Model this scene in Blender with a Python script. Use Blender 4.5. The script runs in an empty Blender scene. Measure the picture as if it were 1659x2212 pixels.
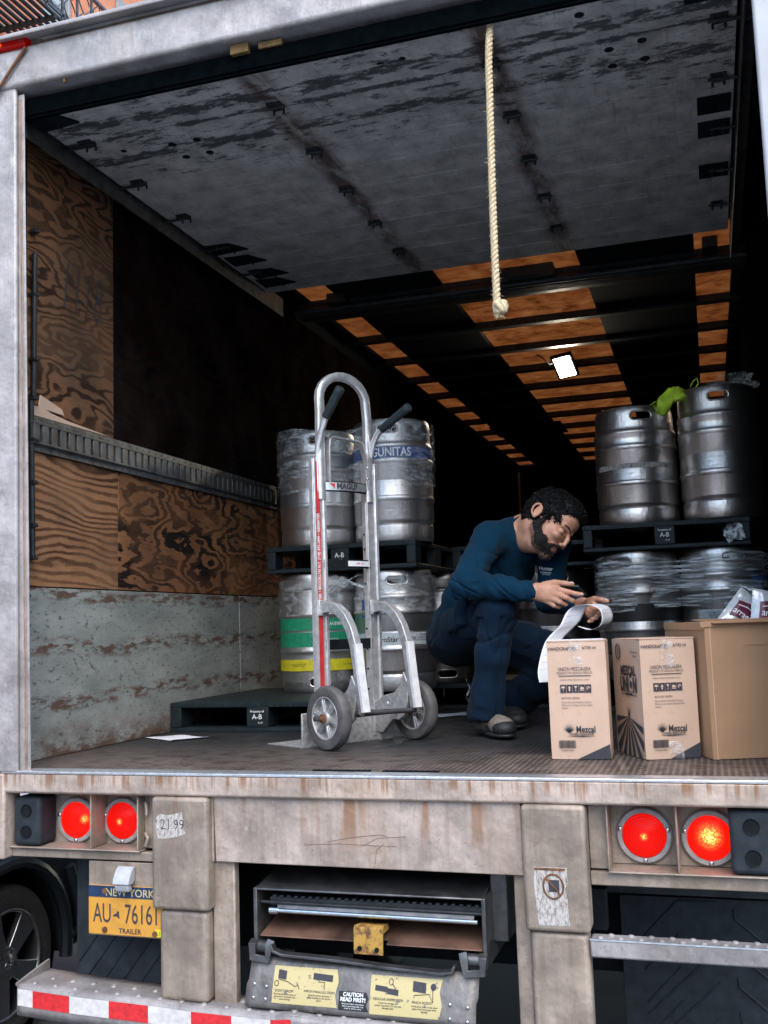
import bpy, bmesh, math, random
import numpy as np
from mathutils import Vector, Matrix, noise as mnoise
R = math.radians
sc = bpy.context.scene
COL = sc.collection

# ------------------------------------------------------------------ camera
cam = bpy.data.cameras.new('camera'); camo = bpy.data.objects.new('camera', cam); COL.objects.link(camo)
cam.sensor_fit = 'VERTICAL'; cam.sensor_height = 24.0; cam.lens = 2204.85*24/2212
cam.clip_start = .05; cam.clip_end = 500
yaw, pitch, roll = R(17.494), R(6.408), R(-1.8845)
fwd = Vector((-math.sin(yaw)*math.cos(pitch), math.cos(yaw)*math.cos(pitch), math.sin(pitch)))
rgt = Vector((math.cos(yaw), math.sin(yaw), 0)); upv = rgt.cross(fwd)
r2 = rgt*math.cos(roll)+upv*math.sin(roll); u2 = -rgt*math.sin(roll)+upv*math.cos(roll)
mw = Matrix(((r2.x, u2.x, -fwd.x, 2.23662), (r2.y, u2.y, -fwd.y, -2.99704), (r2.z, u2.z, -fwd.z, .445), (0, 0, 0, 1)))
camo.matrix_world = mw
sc.camera = camo
# ------------------------------------------------------------------ sky and sun
SUN_EL, SUN_ROT = 48, 155      # degrees; high, behind the camera to the right, veiled
w = bpy.data.worlds.new('World'); sc.world = w; w.use_nodes = True
nt = w.node_tree; bg = nt.nodes['Background']
sky = nt.nodes.new('ShaderNodeTexSky'); sky.sky_type = 'NISHITA'; sky.sun_disc = False
sky.sun_elevation = R(SUN_EL); sky.sun_rotation = R(SUN_ROT); sky.air_density = 1.4; sky.dust_density = 1.2; sky.ozone_density = 2.5
nt.links.new(sky.outputs[0], bg.inputs[0]); bg.inputs[1].default_value = .15
sl = bpy.data.lights.new('sun', 'SUN'); sl.energy = 1.1; sl.angle = R(50); sl.color = (1, .92, .84)
so = bpy.data.objects.new('sun', sl); COL.objects.link(so)
sd = Vector((math.sin(R(SUN_ROT))*math.cos(R(SUN_EL)), math.cos(R(SUN_ROT))*math.cos(R(SUN_EL)), math.sin(R(SUN_EL))))
so.rotation_euler = sd.to_track_quat('Z', 'Y').to_euler(); so.location = (6, -8, 9)
vs = sc.view_settings; vs.view_transform = 'Standard'; vs.look = 'None'; vs.gamma = 1; vs.use_curve_mapping = False
vs.exposure = 1.4
sc.render.engine = 'CYCLES'
cy = sc.cycles
cy.max_bounces = 8; cy.diffuse_bounces = 4; cy.glossy_bounces = 4; cy.transmission_bounces = 4; cy.transparent_max_bounces = 10
cy.use_denoising = True; cy.sample_clamp_indirect = 6; cy.caustics_reflective = False; cy.caustics_refractive = False
GZ = -1.55   # street level; z = 0 is the deck of the trailer, y = 0 its rear edge

# ------------------------------------------------------------------ material helper
class G:
    def __init__(s, name, base=(.5, .5, .5), rough=.5, metal=0.0, spec=None):
        s.m = bpy.data.materials.new(name); s.m.use_nodes = True; s.t = s.m.node_tree
        s.b = s.t.nodes['Principled BSDF']; s._o = None
        s.set(base=base, rough=rough, metal=metal)
        if spec is not None: s.b.inputs['Specular IOR Level'].default_value = spec
    def put(s, sock, v):
        if isinstance(v, bpy.types.NodeSocket): s.t.links.new(v, sock)
        elif isinstance(v, (tuple, list)) and len(v) == 3 and sock.type == 'RGBA': sock.default_value = (*v, 1)
        else: sock.default_value = v
    def set(s, **k):
        nm = dict(base='Base Color', rough='Roughness', metal='Metallic', normal='Normal', emit='Emission Color', es='Emission Strength', alpha='Alpha', trans='Transmission Weight', coat='Coat Weight')
        for a, v in k.items(): s.put(s.b.inputs[nm[a]], v)
        return s
    def node(s, t, props=None, **ins):
        n = s.t.nodes.new('ShaderNode'+t)
        for a, v in (props or {}).items(): setattr(n, a, v)
        for a, v in ins.items(): s.put(n.inputs[int(a[1:]) if a[0] == 'i' and a[1:].isdigit() else a], v)
        return n
    def oc(s):
        if s._o is None: s._o = s.t.nodes.new('ShaderNodeTexCoord').outputs['Object']
        return s._o
    def map(s, scale=(1, 1, 1), loc=(0, 0, 0), rot=(0, 0, 0), vec=None):
        return s.node('Mapping', None, Vector=vec or s.oc(), Scale=scale, Location=loc, Rotation=rot).outputs[0]
    def noise(s, scale=5, detail=4, rough=.55, vec=None, dist=0):
        return s.node('TexNoise', None, Vector=vec or s.oc(), Scale=scale, Detail=detail, Roughness=rough, Distortion=dist).outputs['Fac']
    def vor(s, scale=5, vec=None, out='Distance'):
        return s.node('TexVoronoi', None, Vector=vec or s.oc(), Scale=scale).outputs[out]
    def ramp(s, fac, stops, interp='LINEAR'):
        n = s.node('ValToRGB', None, Fac=fac); e = n.color_ramp.elements; n.color_ramp.interpolation = interp
        while len(e) < len(stops): e.new(.5)
        for q, (p, c) in zip(e, stops):
            q.position = p; q.color = (*c, 1) if isinstance(c, tuple) else (c, c, c, 1)
        return n.outputs[0]
    def mix(s, f, a, b, mode='MIX'):
        n = s.node('Mix', dict(data_type='RGBA', blend_type=mode)); s.put(n.inputs[0], f); s.put(n.inputs[6], a); s.put(n.inputs[7], b)
        return n.outputs[2]
    def math(s, op, a, b=0.0, c=0.0):
        n = s.node('Math', dict(operation=op)); s.put(n.inputs[0], a); s.put(n.inputs[1], b); s.put(n.inputs[2], c); return n.outputs[0]
    def xyz(s, vec=None):
        n = s.node('SeparateXYZ', None, Vector=vec or s.oc()); return n.outputs
    def bump(s, h, st=.3, d=.01):
        s.put(s.b.inputs['Normal'], s.node('Bump', None, Height=h, Strength=st, Distance=d).outputs[0]); return s

def rst(g, f, lo, hi): return g.ramp(f, [(lo, 0.0), (hi, 1.0)])

MT = {}
def simple(n, base, rough=.5, metal=0.0, var=.12, sc_=30, bump=.0, spec=None):
    g = G(n, base, rough, metal, spec)
    v = g.noise(sc_, 5)
    g.set(base=g.mix(g.ramp(v, [(.3, 0.0), (.7, 1.0)]), tuple(c*(1-var) for c in base), tuple(min(1, c*(1+var)) for c in base)))
    if bump: g.bump(v, bump, .004)
    MT[n] = g.m; return g

def frame_metal(n, base, rust=.5, dirt=.5, metal=.25):
    """weathered bare aluminium: vertical run-off streaks, blotches, scratches, rust tears"""
    g = G(n, base, .5, metal)
    st = g.noise(1, 6, .65, g.map((38, 38, 2.2)))
    bl = g.noise(4.5, 6, .65)
    fine = g.noise(90, 3, .6, g.map((1, 1, .25)))
    c = g.mix(rst(g, bl, .38, .62), tuple(x*.66 for x in base), tuple(min(1, x*1.18) for x in base))
    c = g.mix(g.math('MULTIPLY', rst(g, g.noise(1, 7, .75, g.map((9, 9, 16), (2, 2, 9))), .55, .64), .5*dirt), c, (base[0]*.55, base[1]*.5, base[2]*.42))
    c = g.mix(g.math('MULTIPLY', rst(g, g.noise(1, 7, .75, g.map((14, 14, 9), (8, 2, 1))), .57, .66), .45), c, tuple(min(1, x*1.5) for x in base))
    c = g.mix(g.math('MULTIPLY', rst(g, st, .5, .75), .55*dirt), c, (base[0]*.42, base[1]*.36, base[2]*.3))
    c = g.mix(g.math('MULTIPLY', rst(g, fine, .58, .72), .4), c, tuple(x*.55 for x in base))
    ys = g.noise(3.1, 3, .6, g.map((1, 1, .35), (7, 3, 1)))
    c = g.mix(g.math('MULTIPLY', rst(g, ys, .52, .72), .5*dirt), c, (base[0]*.75, base[1]*.62, base[2]*.42))
    if rust:
        r1 = g.noise(1, 4, .7, g.map((17, 2, 1.3), (3, 0, 5)))
        r2_ = g.noise(26, 4, .6)
        rm = g.math('MULTIPLY', rst(g, r1, .63, .72), rst(g, r2_, .34, .6))
        c = g.mix(g.math('MULTIPLY', rm, rust), c, (.17, .06, .02))
    sp = g.noise(150, 2, .5); c = g.mix(g.math('MULTIPLY', rst(g, sp, .68, .74), .6), c, (.05, .04, .035))
    g.set(base=c, rough=g.ramp(bl, [(.3, .38), (.75, .68)])); g.bump(g.math('ADD', g.math('MULTIPLY', bl, 1.2), g.math('ADD', g.math('MULTIPLY', g.noise(9, 3), 3.0), g.math('MULTIPLY', fine, .3))), .45, .007)
    MT[n] = g.m; return g
frame_metal('header', (.40, .37, .365), .1, .35)
frame_metal('sill', (.47, .38, .32), .85, .7)
frame_metal('column', (.35, .285, .23), .25, .8)
frame_metal('bumper_metal', (.32, .30, .295), .2, .6)
simple('edge', (.78, .8, .82), .28, .8, .2, 60, .3)
simple('post_white', (.34, .35, .37), .4, .1, .1, 8, .1)
simple('dark_steel', (.035, .04, .042), .55, .5, .4, 22, .4)
simple('steel', (.13, .13, .13), .42, .8, .45, 16, .35)
simple('chrome', (.62, .63, .64), .16, 1, .12, 80)
simple('black', (.010, .012, .014), .8, 0, .3, spec=.08)
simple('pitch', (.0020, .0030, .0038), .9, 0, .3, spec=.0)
simple('black_sheet', (.007, .010, .014), .8, 0, .4, 4, .2, .08)
simple('rubber', (.022, .028, .034), .65, 0, .35, 25, .5, .25)
simple('plastic', (.012, .020, .024), .5, 0, .35, 18, .25, .25)
simple('ink', (.035, .035, .045), .7, 0, .3, 200)
simple('wprint', (.75, .77, .78), .6, 0, .1, 200)
simple('paper', (.78, .8, .86), .7, 0, .05, 20, .15)
simple('bezel_grey', (.34, .33, .32), .6, .1, .2, 40, .2)
simple('lamp_grey', (.40, .41, .42), .55, 0, .15, 40, .2)
simple('grip', (.02, .03, .034), .5, 0, .3, 120, .3)
simple('alu', (.80, .80, .81), .34, .72, .2, 35, .15)
simple('alu_cast', (.50, .50, .50), .5, .6, .3, 50, .4)
simple('white_strip', (.68, .68, .68), .5, 0, .15, 30, .2)
simple('tyre', (.035, .036, .036), .72, 0, .4, 40, .3)
simple('tyre_dusty', (.085, .083, .08), .75, 0, .4, 18, .4)
simple('rust_pale', (.30, .19, .13), .7, .1, .4, 30, .3)
simple('tray_rust', (.115, .062, .042), .7, .3, .6, 9, .5)
simple('scrap', (.12, .07, .02), .8, 0, .4, 40, .3)
simple('rust', (.17, .075, .035), .75, .3, .5, 40, .5)
simple('yellow_rusty', (.45, .26, .05), .7, 0, .6, 30, .5)
simple('red_paint', (.55, .03, .035), .5, 0, .2, 40)
simple('red_tape', (.62, .025, .03), .35, 0, .25, 60)
simple('white_tape', (.62, .6, .58), .35, 0, .2, 40)
simple('carpaint', (.03, .038, .045), .25, .5, .1, 4)
simple('wheel_alloy', (.30, .31, .32), .25, .9, .15, 20)
simple('car_glass', (.01, .012, .014), .06, 0, .1)
simple('asphalt', (.040, .041, .044), .85, 0, .35, 60, .6)
simple('lime', (.62, .95, .06), .6, 0, .2, 10, .3)
simple('blue_label', (.035, .07, .26), .5, 0, .25, 60)
simple('blue_print', (.02, .08, .33), .5, 0, .25, 60)
simple('navy', (.012, .035, .09), .5, 0, .3, 60)
simple('green_label', (.012, .26, .13), .5, 0, .25, 60)
simple('yellow_label', (.62, .55, .02), .5, 0, .2, 60)
simple('white_label', (.52, .58, .6), .5, 0, .2, 60)
simple('black_label', (.012, .013, .014), .5, 0, .25, 60)
simple('maroon', (.10, .012, .035), .4, 0, .2, 60)
simple('bag_film', (.55, .58, .6), .25, .2, .2, 20, .5)

def add_rust(n, fx, th, amt, ztop, zlen):
    '''rust tears that start at the top edge of the part and run down'''
    m_ = MT[n]; t = m_.node_tree; b_ = t.nodes['Principled BSDF']; g = G.__new__(G); g.m = m_; g.t = t; g.b = b_; g._o = None
    old = b_.inputs['Base Color'].links[0].from_socket; z = g.xyz()[2]
    r1 = g.noise(1, 3, .7, g.map((fx, 1, .7), (3, 0, 5))); ln = g.math('MULTIPLY', g.noise(1, 2, .5, g.map((fx*.6, 1, 0), (8, 0, 0))), zlen*2)
    dn = g.math('DIVIDE', g.math('SUBTRACT', ztop, z), ln)
    rm = g.math('MULTIPLY', rst(g, r1, th, th+.07), g.ramp(dn, [(.0, .9), (.5, .75), (1.0, .0)]))
    c = g.mix(g.math('MULTIPLY', rm, amt), old, g.mix(g.noise(60, 2), (.20, .075, .025), (.30, .14, .05))); t.links.new(c, b_.inputs['Base Color'])
frame_metal('flap_steel', (.20, .19, .18), .8, .8, .5)
frame_metal('apron_metal', (.44, .36, .31), .7, .8)
add_rust('sill', 24, .50, .9, -.004, .055); add_rust('apron_metal', 8, .53, .75, -.07, .17); add_rust('column', 16, .58, .6, -.07, .2)

def mk_ply(n, a, b, dark, kz, amp, sy, sz, seed, lo=.35, hi=.75, dirt=.5, det=2.5):
    """rotary-cut veneer: growth rings show as long wavy contour lines"""
    g = G(n, a, .62)
    f = g.noise(1, det, .5, g.map((0, sy, sz), (0, seed, seed*1.7)), .15)
    jag = g.math('MULTIPLY', g.math('SUBTRACT', g.noise(1, 3, .7, g.map((0, 22, 60))), .5), 2.6)
    s_ = g.math('SINE', g.math('ADD', g.math('ADD', g.math('MULTIPLY', f, amp), jag), g.math('MULTIPLY', g.xyz()[2], kz)))
    fib = g.noise(1, 4, .6, g.map((10, 5, 210)))
    s_ = g.math('ADD', g.math('MULTIPLY', s_, .5), g.math('ADD', .5, g.math('MULTIPLY', g.math('SUBTRACT', fib, .5), 1.0)))
    line = g.ramp(s_, [(lo, 1.0), (hi, 0.0)])
    wear = rst(g, g.noise(1, 4, .6, g.map((1, 1.6, 4), (3, seed, 2))), .42, .62)
    c = g.mix(rst(g, g.noise(2.2, 4), .35, .65), a, b)
    c = g.mix(g.math('MULTIPLY', line, g.math('ADD', .45, g.math('MULTIPLY', wear, .55))), c, dark)
    c = g.mix(g.math('MULTIPLY', rst(g, fib, .5, .7), .3), c, dark)
    c = g.mix(g.math('MULTIPLY', rst(g, g.noise(3.4, 6, .65, g.map((1, 1, 1), (9, 2, seed))), .42, .7), dirt), c, (.03, .024, .02))
    g.set(base=c, rough=.8); g.b.inputs['Specular IOR Level'].default_value = .12; g.bump(g.math('ADD', line, fib), .25, .003); MT[n] = g.m
mk_ply('ply_fine', (.42, .205, .10), (.32, .17, .09), (.095, .043, .024), 190, 60, 1.0, 3.6, 4.1, .15, .6, .45)
mk_ply('ply_upper', (.27, .118, .052), (.185, .103, .060), (.034, .016, .010), 90, 100, 1.5, 4.2, 9.3, .2, .62, .6, 3)
mk_ply('ply_bold', (.35, .165, .075), (.23, .10, .048), (.012, .010, .009), 14, 100, 1.3, 3.2, 2.2, .42, .6, .5, 5)
mk_ply('ply_shade', (.014, .006, .005), (.009, .005, .004), (.004, .003, .003), 90, 110, .8, 1.8, 6.5, .1, .8, .6, 3)  # plywood copy coloured near black: shade of the deep interior painted in

MT['ply_shade'].node_tree.nodes['Principled BSDF'].inputs['Specular IOR Level'].default_value = .0
g = G('liner', (.3, .33, .32), .5, .35)     # galvanised kick plate: scuffed, rust in horizontal bands
bl = g.noise(5, 7, .68, g.map((1, .6, 1.6))); c = g.mix(rst(g, bl, .35, .65), (.29, .31, .285), (.50, .515, .48))
z = g.xyz()[2]
bands = g.math('SINE', g.math('ADD', g.math('MULTIPLY', z, 31), g.math('MULTIPLY', g.noise(2.2, 3), 3.0)))
rn = g.noise(1, 6, .7, g.map((1, 9, 32)))
rm = g.math('MULTIPLY', rst(g, bands, .35, .9), rst(g, rn, .47, .56))
low = g.math('MULTIPLY', g.ramp(z, [(.02, 1.0), (.16, 0.0)]), rst(g, g.noise(1, 5, .7, g.map((1, 6, 12), (4, 4, 4))), .36, .56))
rm = g.math('MAXIMUM', rm, low)
c = g.mix(g.math('MULTIPLY', rm, .92), c, g.mix(g.noise(30, 3), (.16, .06, .03), (.05, .03, .02)))
pe = g.noise(1, 5, .75, g.map((1, 28, 55), (1, 8, 3))); c = g.mix(g.math('MULTIPLY', rst(g, pe, .57, .62), .7), c, (.06, .06, .045))
scv = g.noise(1, 4, .8, g.map((1, 90, 14), (2, 5, 3))); c = g.mix(g.math('MULTIPLY', rst(g, scv, .64, .68), .5), c, (.5, .53, .52))
g.set(base=c, metal=g.math('MULTIPLY', g.math('SUBTRACT', 1.0, rm), .35)); g.bump(g.math('ADD', bl, rm), .4, .004); MT['liner'] = g.m

g = G('door', (.3, .3, .31), .5, 0, .2)            # overhead door skin: grime, rust runs under the hinge lines
x, y, z = g.xyz()
gr = g.noise(1, 8, .78, g.map((9, 26, 1))); big = g.noise(1.4, 4, .6, g.map((.6, 2.2, 1), (3, 1, 0)))
c = g.mix(rst(g, g.noise(9, 6, .7), .35, .7), (.30, .285, .275), (.60, .565, .54))
nearm = g.ramp(y, [(.60, 1.0), (.80, .22)])
def lane(cy_, wd): return g.ramp(g.math('ABSOLUTE', g.math('SUBTRACT', y, g.math('ADD', cy_, g.math('MULTIPLY', g.math('SUBTRACT', big, .5), .05)))), [(wd*.4, .10), (wd, 0.0)])
lanes = g.math('MAXIMUM', g.math('MAXIMUM', lane(.47, .05), lane(.20, .05)), lane(.30, .02))
gm = g.math('ADD', g.math('MULTIPLY', g.math('SUBTRACT', gr, .5), nearm), g.math('MULTIPLY', lanes, 1.0))
c = g.mix(g.math('MULTIPLY', rst(g, gm, .035, .10), .88), c, (.022, .030, .034))
scr = g.noise(1, 4, .8, g.map((60, 6, 1))); c = g.mix(g.math('MULTIPLY', rst(g, scr, .56, .66), .35), c, (.1, .1, .1))
wob = g.math('MULTIPLY', g.math('SUBTRACT', g.noise(5, 4), .5), .07)
def stain(cx, wd): return g.ramp(g.math('ABSOLUTE', g.math('ADD', g.math('SUBTRACT', x, cx), wob)), [(wd*.35, 1.0), (wd, 0.0)])
rs = g.math('MULTIPLY', g.math('MAXIMUM', stain(.84, .075), stain(1.64, .07)), rst(g, g.noise(1, 5, .7, g.map((14, 4, 1))), .34, .55))
c = g.mix(g.math('MULTIPLY', rs, .85), c, g.mix(g.noise(20, 3), (.09, .04, .022), (.03, .022, .02)))
g.set(base=c, rough=g.ramp(gr, [(.3, .4), (.7, .7)])); g.bump(g.math('ADD', gr, scr), .2, .003); MT['door'] = g.m

g = G('floor', (.12, .09, .075), .5, .45)      # worn tread plate; base colour darkened inwards to paint in the fading light
x, y, z = g.xyz()
a1 = g.math('SINE', g.math('MULTIPLY', g.math('ADD', x, y), 165)); a2 = g.math('SINE', g.math('MULTIPLY', g.math('SUBTRACT', x, y), 165))
tr = g.math('MULTIPLY', a1, a2); tread = g.ramp(tr, [(.15, 0.0), (.5, 1.0)])
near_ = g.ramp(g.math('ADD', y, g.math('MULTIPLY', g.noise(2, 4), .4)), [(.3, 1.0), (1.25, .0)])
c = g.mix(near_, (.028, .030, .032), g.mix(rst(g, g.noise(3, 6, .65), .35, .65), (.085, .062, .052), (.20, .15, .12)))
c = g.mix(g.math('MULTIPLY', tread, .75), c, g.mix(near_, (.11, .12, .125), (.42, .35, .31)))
c = g.mix(g.math('MULTIPLY', rst(g, g.noise(14, 6, .7), .5, .62), .7), c, (.035, .026, .022))
g.set(base=c, rough=g.ramp(g.noise(8, 4), [(.3, .34), (.7, .62)])); g.bump(g.math('ADD', g.math('MULTIPLY', tread, 1.0), g.math('MULTIPLY', g.noise(200, 2), .2)), .8, .004); MT['floor'] = g.m

def keg_mat(n, tint, ro):
    g = G(n, tint, ro, 1.0)
    a = g.noise(7, 5, .6); b = g.noise(1, 4, .7, g.map((60, 60, 9))); rd = g.noise(1, 3, .5, g.map((3, 3, 120)))
    dk = tuple(t*.55 for t in tint)
    c = g.mix(rst(g, a, .4, .7), tint, tuple(t*.8 for t in tint)); c = g.mix(g.math('MULTIPLY', rst(g, b, .56, .68), .45), c, dk)
    ri = g.node('ObjectInfo').outputs['Random']
    c = g.mix(1.0, c, g.ramp(ri, [(0, .72), (1, 1.0)]), 'MULTIPLY')
    g.set(base=c, rough=g.math('ADD', g.math('MULTIPLY', a, .22), g.math('ADD', ro-.12, g.math('MULTIPLY', b, .12))))
    g.bump(g.math('ADD', g.math('MULTIPLY', rd, .4), g.math('ADD', g.math('MULTIPLY', g.noise(13, 3), 2.4), b)), .26, .005); MT[n] = g.m
keg_mat('keg', (.70, .69, .68), .36)
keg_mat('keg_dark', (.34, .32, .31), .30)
keg_mat('keg_warm', (.78, .72, .69), .30)

g = G('roof_skin', (.4, .2, .08), .7)           # weathered translucent roof sheet, daylight comes through it
mo = g.noise(9, 7, .68); c = g.ramp(mo, [(.30, (.24, .12, .055)), (.45, (.42, .22, .105)), (.7, (.56, .34, .18))])
st = g.noise(1, 5, .6, g.map((5, 22, 1))); c = g.mix(g.math('MULTIPLY', rst(g, st, .52, .7), .45), c, (.2, .07, .02))
tl = g.node('BsdfTranslucent', None, Color=c); df = g.node('BsdfDiffuse', None, Color=c)
ms = g.node('MixShader', None, i0=.35); g.t.links.new(tl.outputs[0], ms.inputs[1]); g.t.links.new(df.outputs[0], ms.inputs[2])
g.t.links.new(ms.outputs[0], g.t.nodes['Material Output'].inputs[0]); MT['roof_skin'] = g.m

g = G('brick', (.5, .2, .12), .8)
br = g.node('TexBrick', None, Vector=g.node('CombineXYZ', None, X=g.xyz()[1], Y=g.xyz()[2]).outputs[0], Color1=(.88, .27, .10), Color2=(.72, .19, .08), Mortar=(.5, .33, .27), Scale=1.0)
br.inputs['Brick Width'].default_value = .21; br.inputs['Row Height'].default_value = .075; br.inputs['Mortar Size'].default_value = .008
g.set(base=g.mix(g.math('MULTIPLY', rst(g, g.noise(2, 5), .4, .7), .4), br.outputs[0], (.75, .42, .32))); g.bump(br.outputs['Fac'], .4, .01); MT['brick'] = g.m

def card(n, base):
    g = G(n, base, .75); fl = g.noise(1, 3, .6, g.map((6, 6, 150))); a = g.noise(5, 5)
    c = g.mix(rst(g, a, .35, .7), tuple(x*.88 for x in base), tuple(x*1.06 for x in base)); c = g.mix(g.math('MULTIPLY', rst(g, g.noise(60, 3), .6, .7), .25), c, tuple(x*.6 for x in base))
    g.set(base=c); g.bump(g.math('ADD', g.math('MULTIPLY', fl, .4), a), .15, .003); MT[n] = g.m
card('card_a', (.60, .42, .31)); card('card_b', (.42, .245, .135))

def wrap(n, amt, seed=0, scale=(6, 6, 60), tint=(.85, .9, .93)):
    g = G(n, tint, .12)
    f = g.noise(1, 5, .65, g.map(scale, (seed, 0, seed), (R(6), R(8), 0)), .8); mask = g.math('ADD', g.math('MULTIPLY', rst(g, f, .47, .60), amt), .05)
    g.bump(g.math('ADD', f, g.noise(25, 3)), .9, .02)
    t = g.node('BsdfTransparent'); ms = g.node('MixShader', None, i0=mask)
    g.t.links.new(t.outputs[0], ms.inputs[1]); g.t.links.new(g.b.outputs[0], ms.inputs[2]); g.t.links.new(ms.outputs[0], g.t.nodes['Material Output'].inputs[0])
    g.b.inputs['Specular IOR Level'].default_value = 1.0
    MT[n] = g.m
wrap('film', .85, 3, (5, 5, 75)); wrap('film_thin', .28, 8, (9, 9, 25)); wrap('film_knot', .8, 1, (20, 20, 20))
wrap('tape_clear', .35, 5, (30, 30, 30))

def lens(n, red, hot, hotr, offx=0.0, offz=0.0):
    g = G(n, (.25, .003, .002), .3, 0, .15)
    x, y, z = g.xyz()
    dx = g.math('SUBTRACT', x, offx); dz = g.math('SUBTRACT', z, offz)
    rr = g.math('SQRT', g.math('ADD', g.math('MULTIPLY', dx, dx), g.math('MULTIPLY', dz, dz)))
    h = g.ramp(rr, [(0.0, 1.0), (hotr, 0.0)]); dots = g.vor(170)
    h = g.math('MULTIPLY', g.math('POWER', h, 1.6), g.ramp(dots, [(.2, 1.0), (.7, .35)]))
    ring = g.math('ADD', .86, g.math('MULTIPLY', .14, g.math('SINE', g.math('MULTIPLY', rr, 900))))
    g.set(emit=g.mix(h, (1.0, .006, .002), (1.0, .42, .08)), es=g.math('MULTIPLY', ring, g.math('ADD', red, g.math('MULTIPLY', h, hot))))
    g.bump(g.math('SINE', g.math('MULTIPLY', rr, 900)), .2, .002); MT[n] = g.m
lens('lens_dim', .32, 2.5, .016); lens('lens_lit', .62, 5.5, .045, 0, .008); lens('lens_side', .52, 2.8, .02, .04, .006)
lens('lens_marker', .03, .8, .012, -.1, 2.597)
g = G('led', (1, 1, 1), .4); dd = g.vor(38, g.map((1, 1, 0))); g.set(emit=(1, .93, .78), es=g.ramp(dd, [(.1, 14.0), (.6, 5.0)])); MT['led'] = g.m

g = G('cloth', (.012, .055, .13), .9, 0, .06); a = g.noise(420, 2); b = g.noise(6, 4)
g.set(base=g.mix(rst(g, b, .3, .7), (.0025, .021, .044), (.0042, .030, .060))); g.bump(a, .25, .001); g.b.inputs['Sheen Weight'].default_value = .04; MT['cloth'] = g.m
g = G('trouser', (.01, .03, .075), .9, 0, .05); a = g.noise(400, 2); b = g.noise(7, 4)
g.set(base=g.mix(rst(g, b, .3, .7), (.004, .012, .026), (.007, .019, .038))); g.bump(a, .25, .001); g.b.inputs['Sheen Weight'].default_value = .04; MT['trouser'] = g.m
g = G('skin', (.46, .235, .15), .52); a = g.noise(30, 5, .6); b = g.noise(240, 3)
g.set(base=g.mix(rst(g, a, .35, .7), (.45, .22, .14), (.58, .315, .21))); g.bump(b, .18, .001)
g.b.inputs['Subsurface Weight'].default_value = .12; g.b.inputs['Subsurface Radius'].default_value = (.012, .005, .003); MT['skin'] = g.m
simple('hair', (.004, .004, .005), .6, 0, .4, 90, .3, .2)
simple('beard', (.007, .006, .006), .75, 0, .4, 150, .3)
simple('lip', (.35, .13, .11), .5, 0, .2, 40)
simple('nail', (.62, .40, .34), .35, 0, .1)
simple('boot_tan', (.19, .155, .13), .8, 0, .25, 60, .4)
simple('boot_dark', (.014, .016, .017), .6, 0, .25, 60, .4)
g = G('rope', (.62, .5, .3), .85); g.set(base=g.mix(rst(g, g.noise(1, 3, .6, g.map((300, 300, 60))), .35, .65), (.42, .31, .17), (.72, .6, .4))); g.bump(g.noise(1, 2, .5, g.map((500, 500, 120))), .5, .002); MT['rope'] = g.m
g = G('plate_y', (.75, .36, .03), .4); g.set(base=g.mix(g.math('MULTIPLY', rst(g, g.noise(40, 5), .5, .65), .35), (.62, .30, .045), (.34, .17, .05))); MT['plate_y'] = g.m
g = G('yellow_rusty', (.4, .25, .05), .7); g.set(base=g.mix(rst(g, g.noise(28, 6, .7), .42, .52), (.13, .055, .025), (.42, .24, .045))); g.bump(g.noise(30, 5), .5, .004); MT['yellow_rusty'] = g.m
g = G('decal_y', (.7, .55, .2), .5); g.set(base=g.mix(rst(g, g.noise(55, 5, .7), .6, .64), (.50, .42, .20), (.17, .16, .15))); MT['decal_y'] = g.m
g = G('decal_torn', (.6, .6, .58), .6); t_ = g.noise(1, 5, .75, g.map((110, 1, 45)))
g.set(base=g.ramp(t_, [(.34, (.10, .09, .08)), (.44, (.30, .26, .23)), (.52, (.46, .43, .40)), (.66, (.56, .54, .51))])); MT['decal_torn'] = g.m

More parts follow.
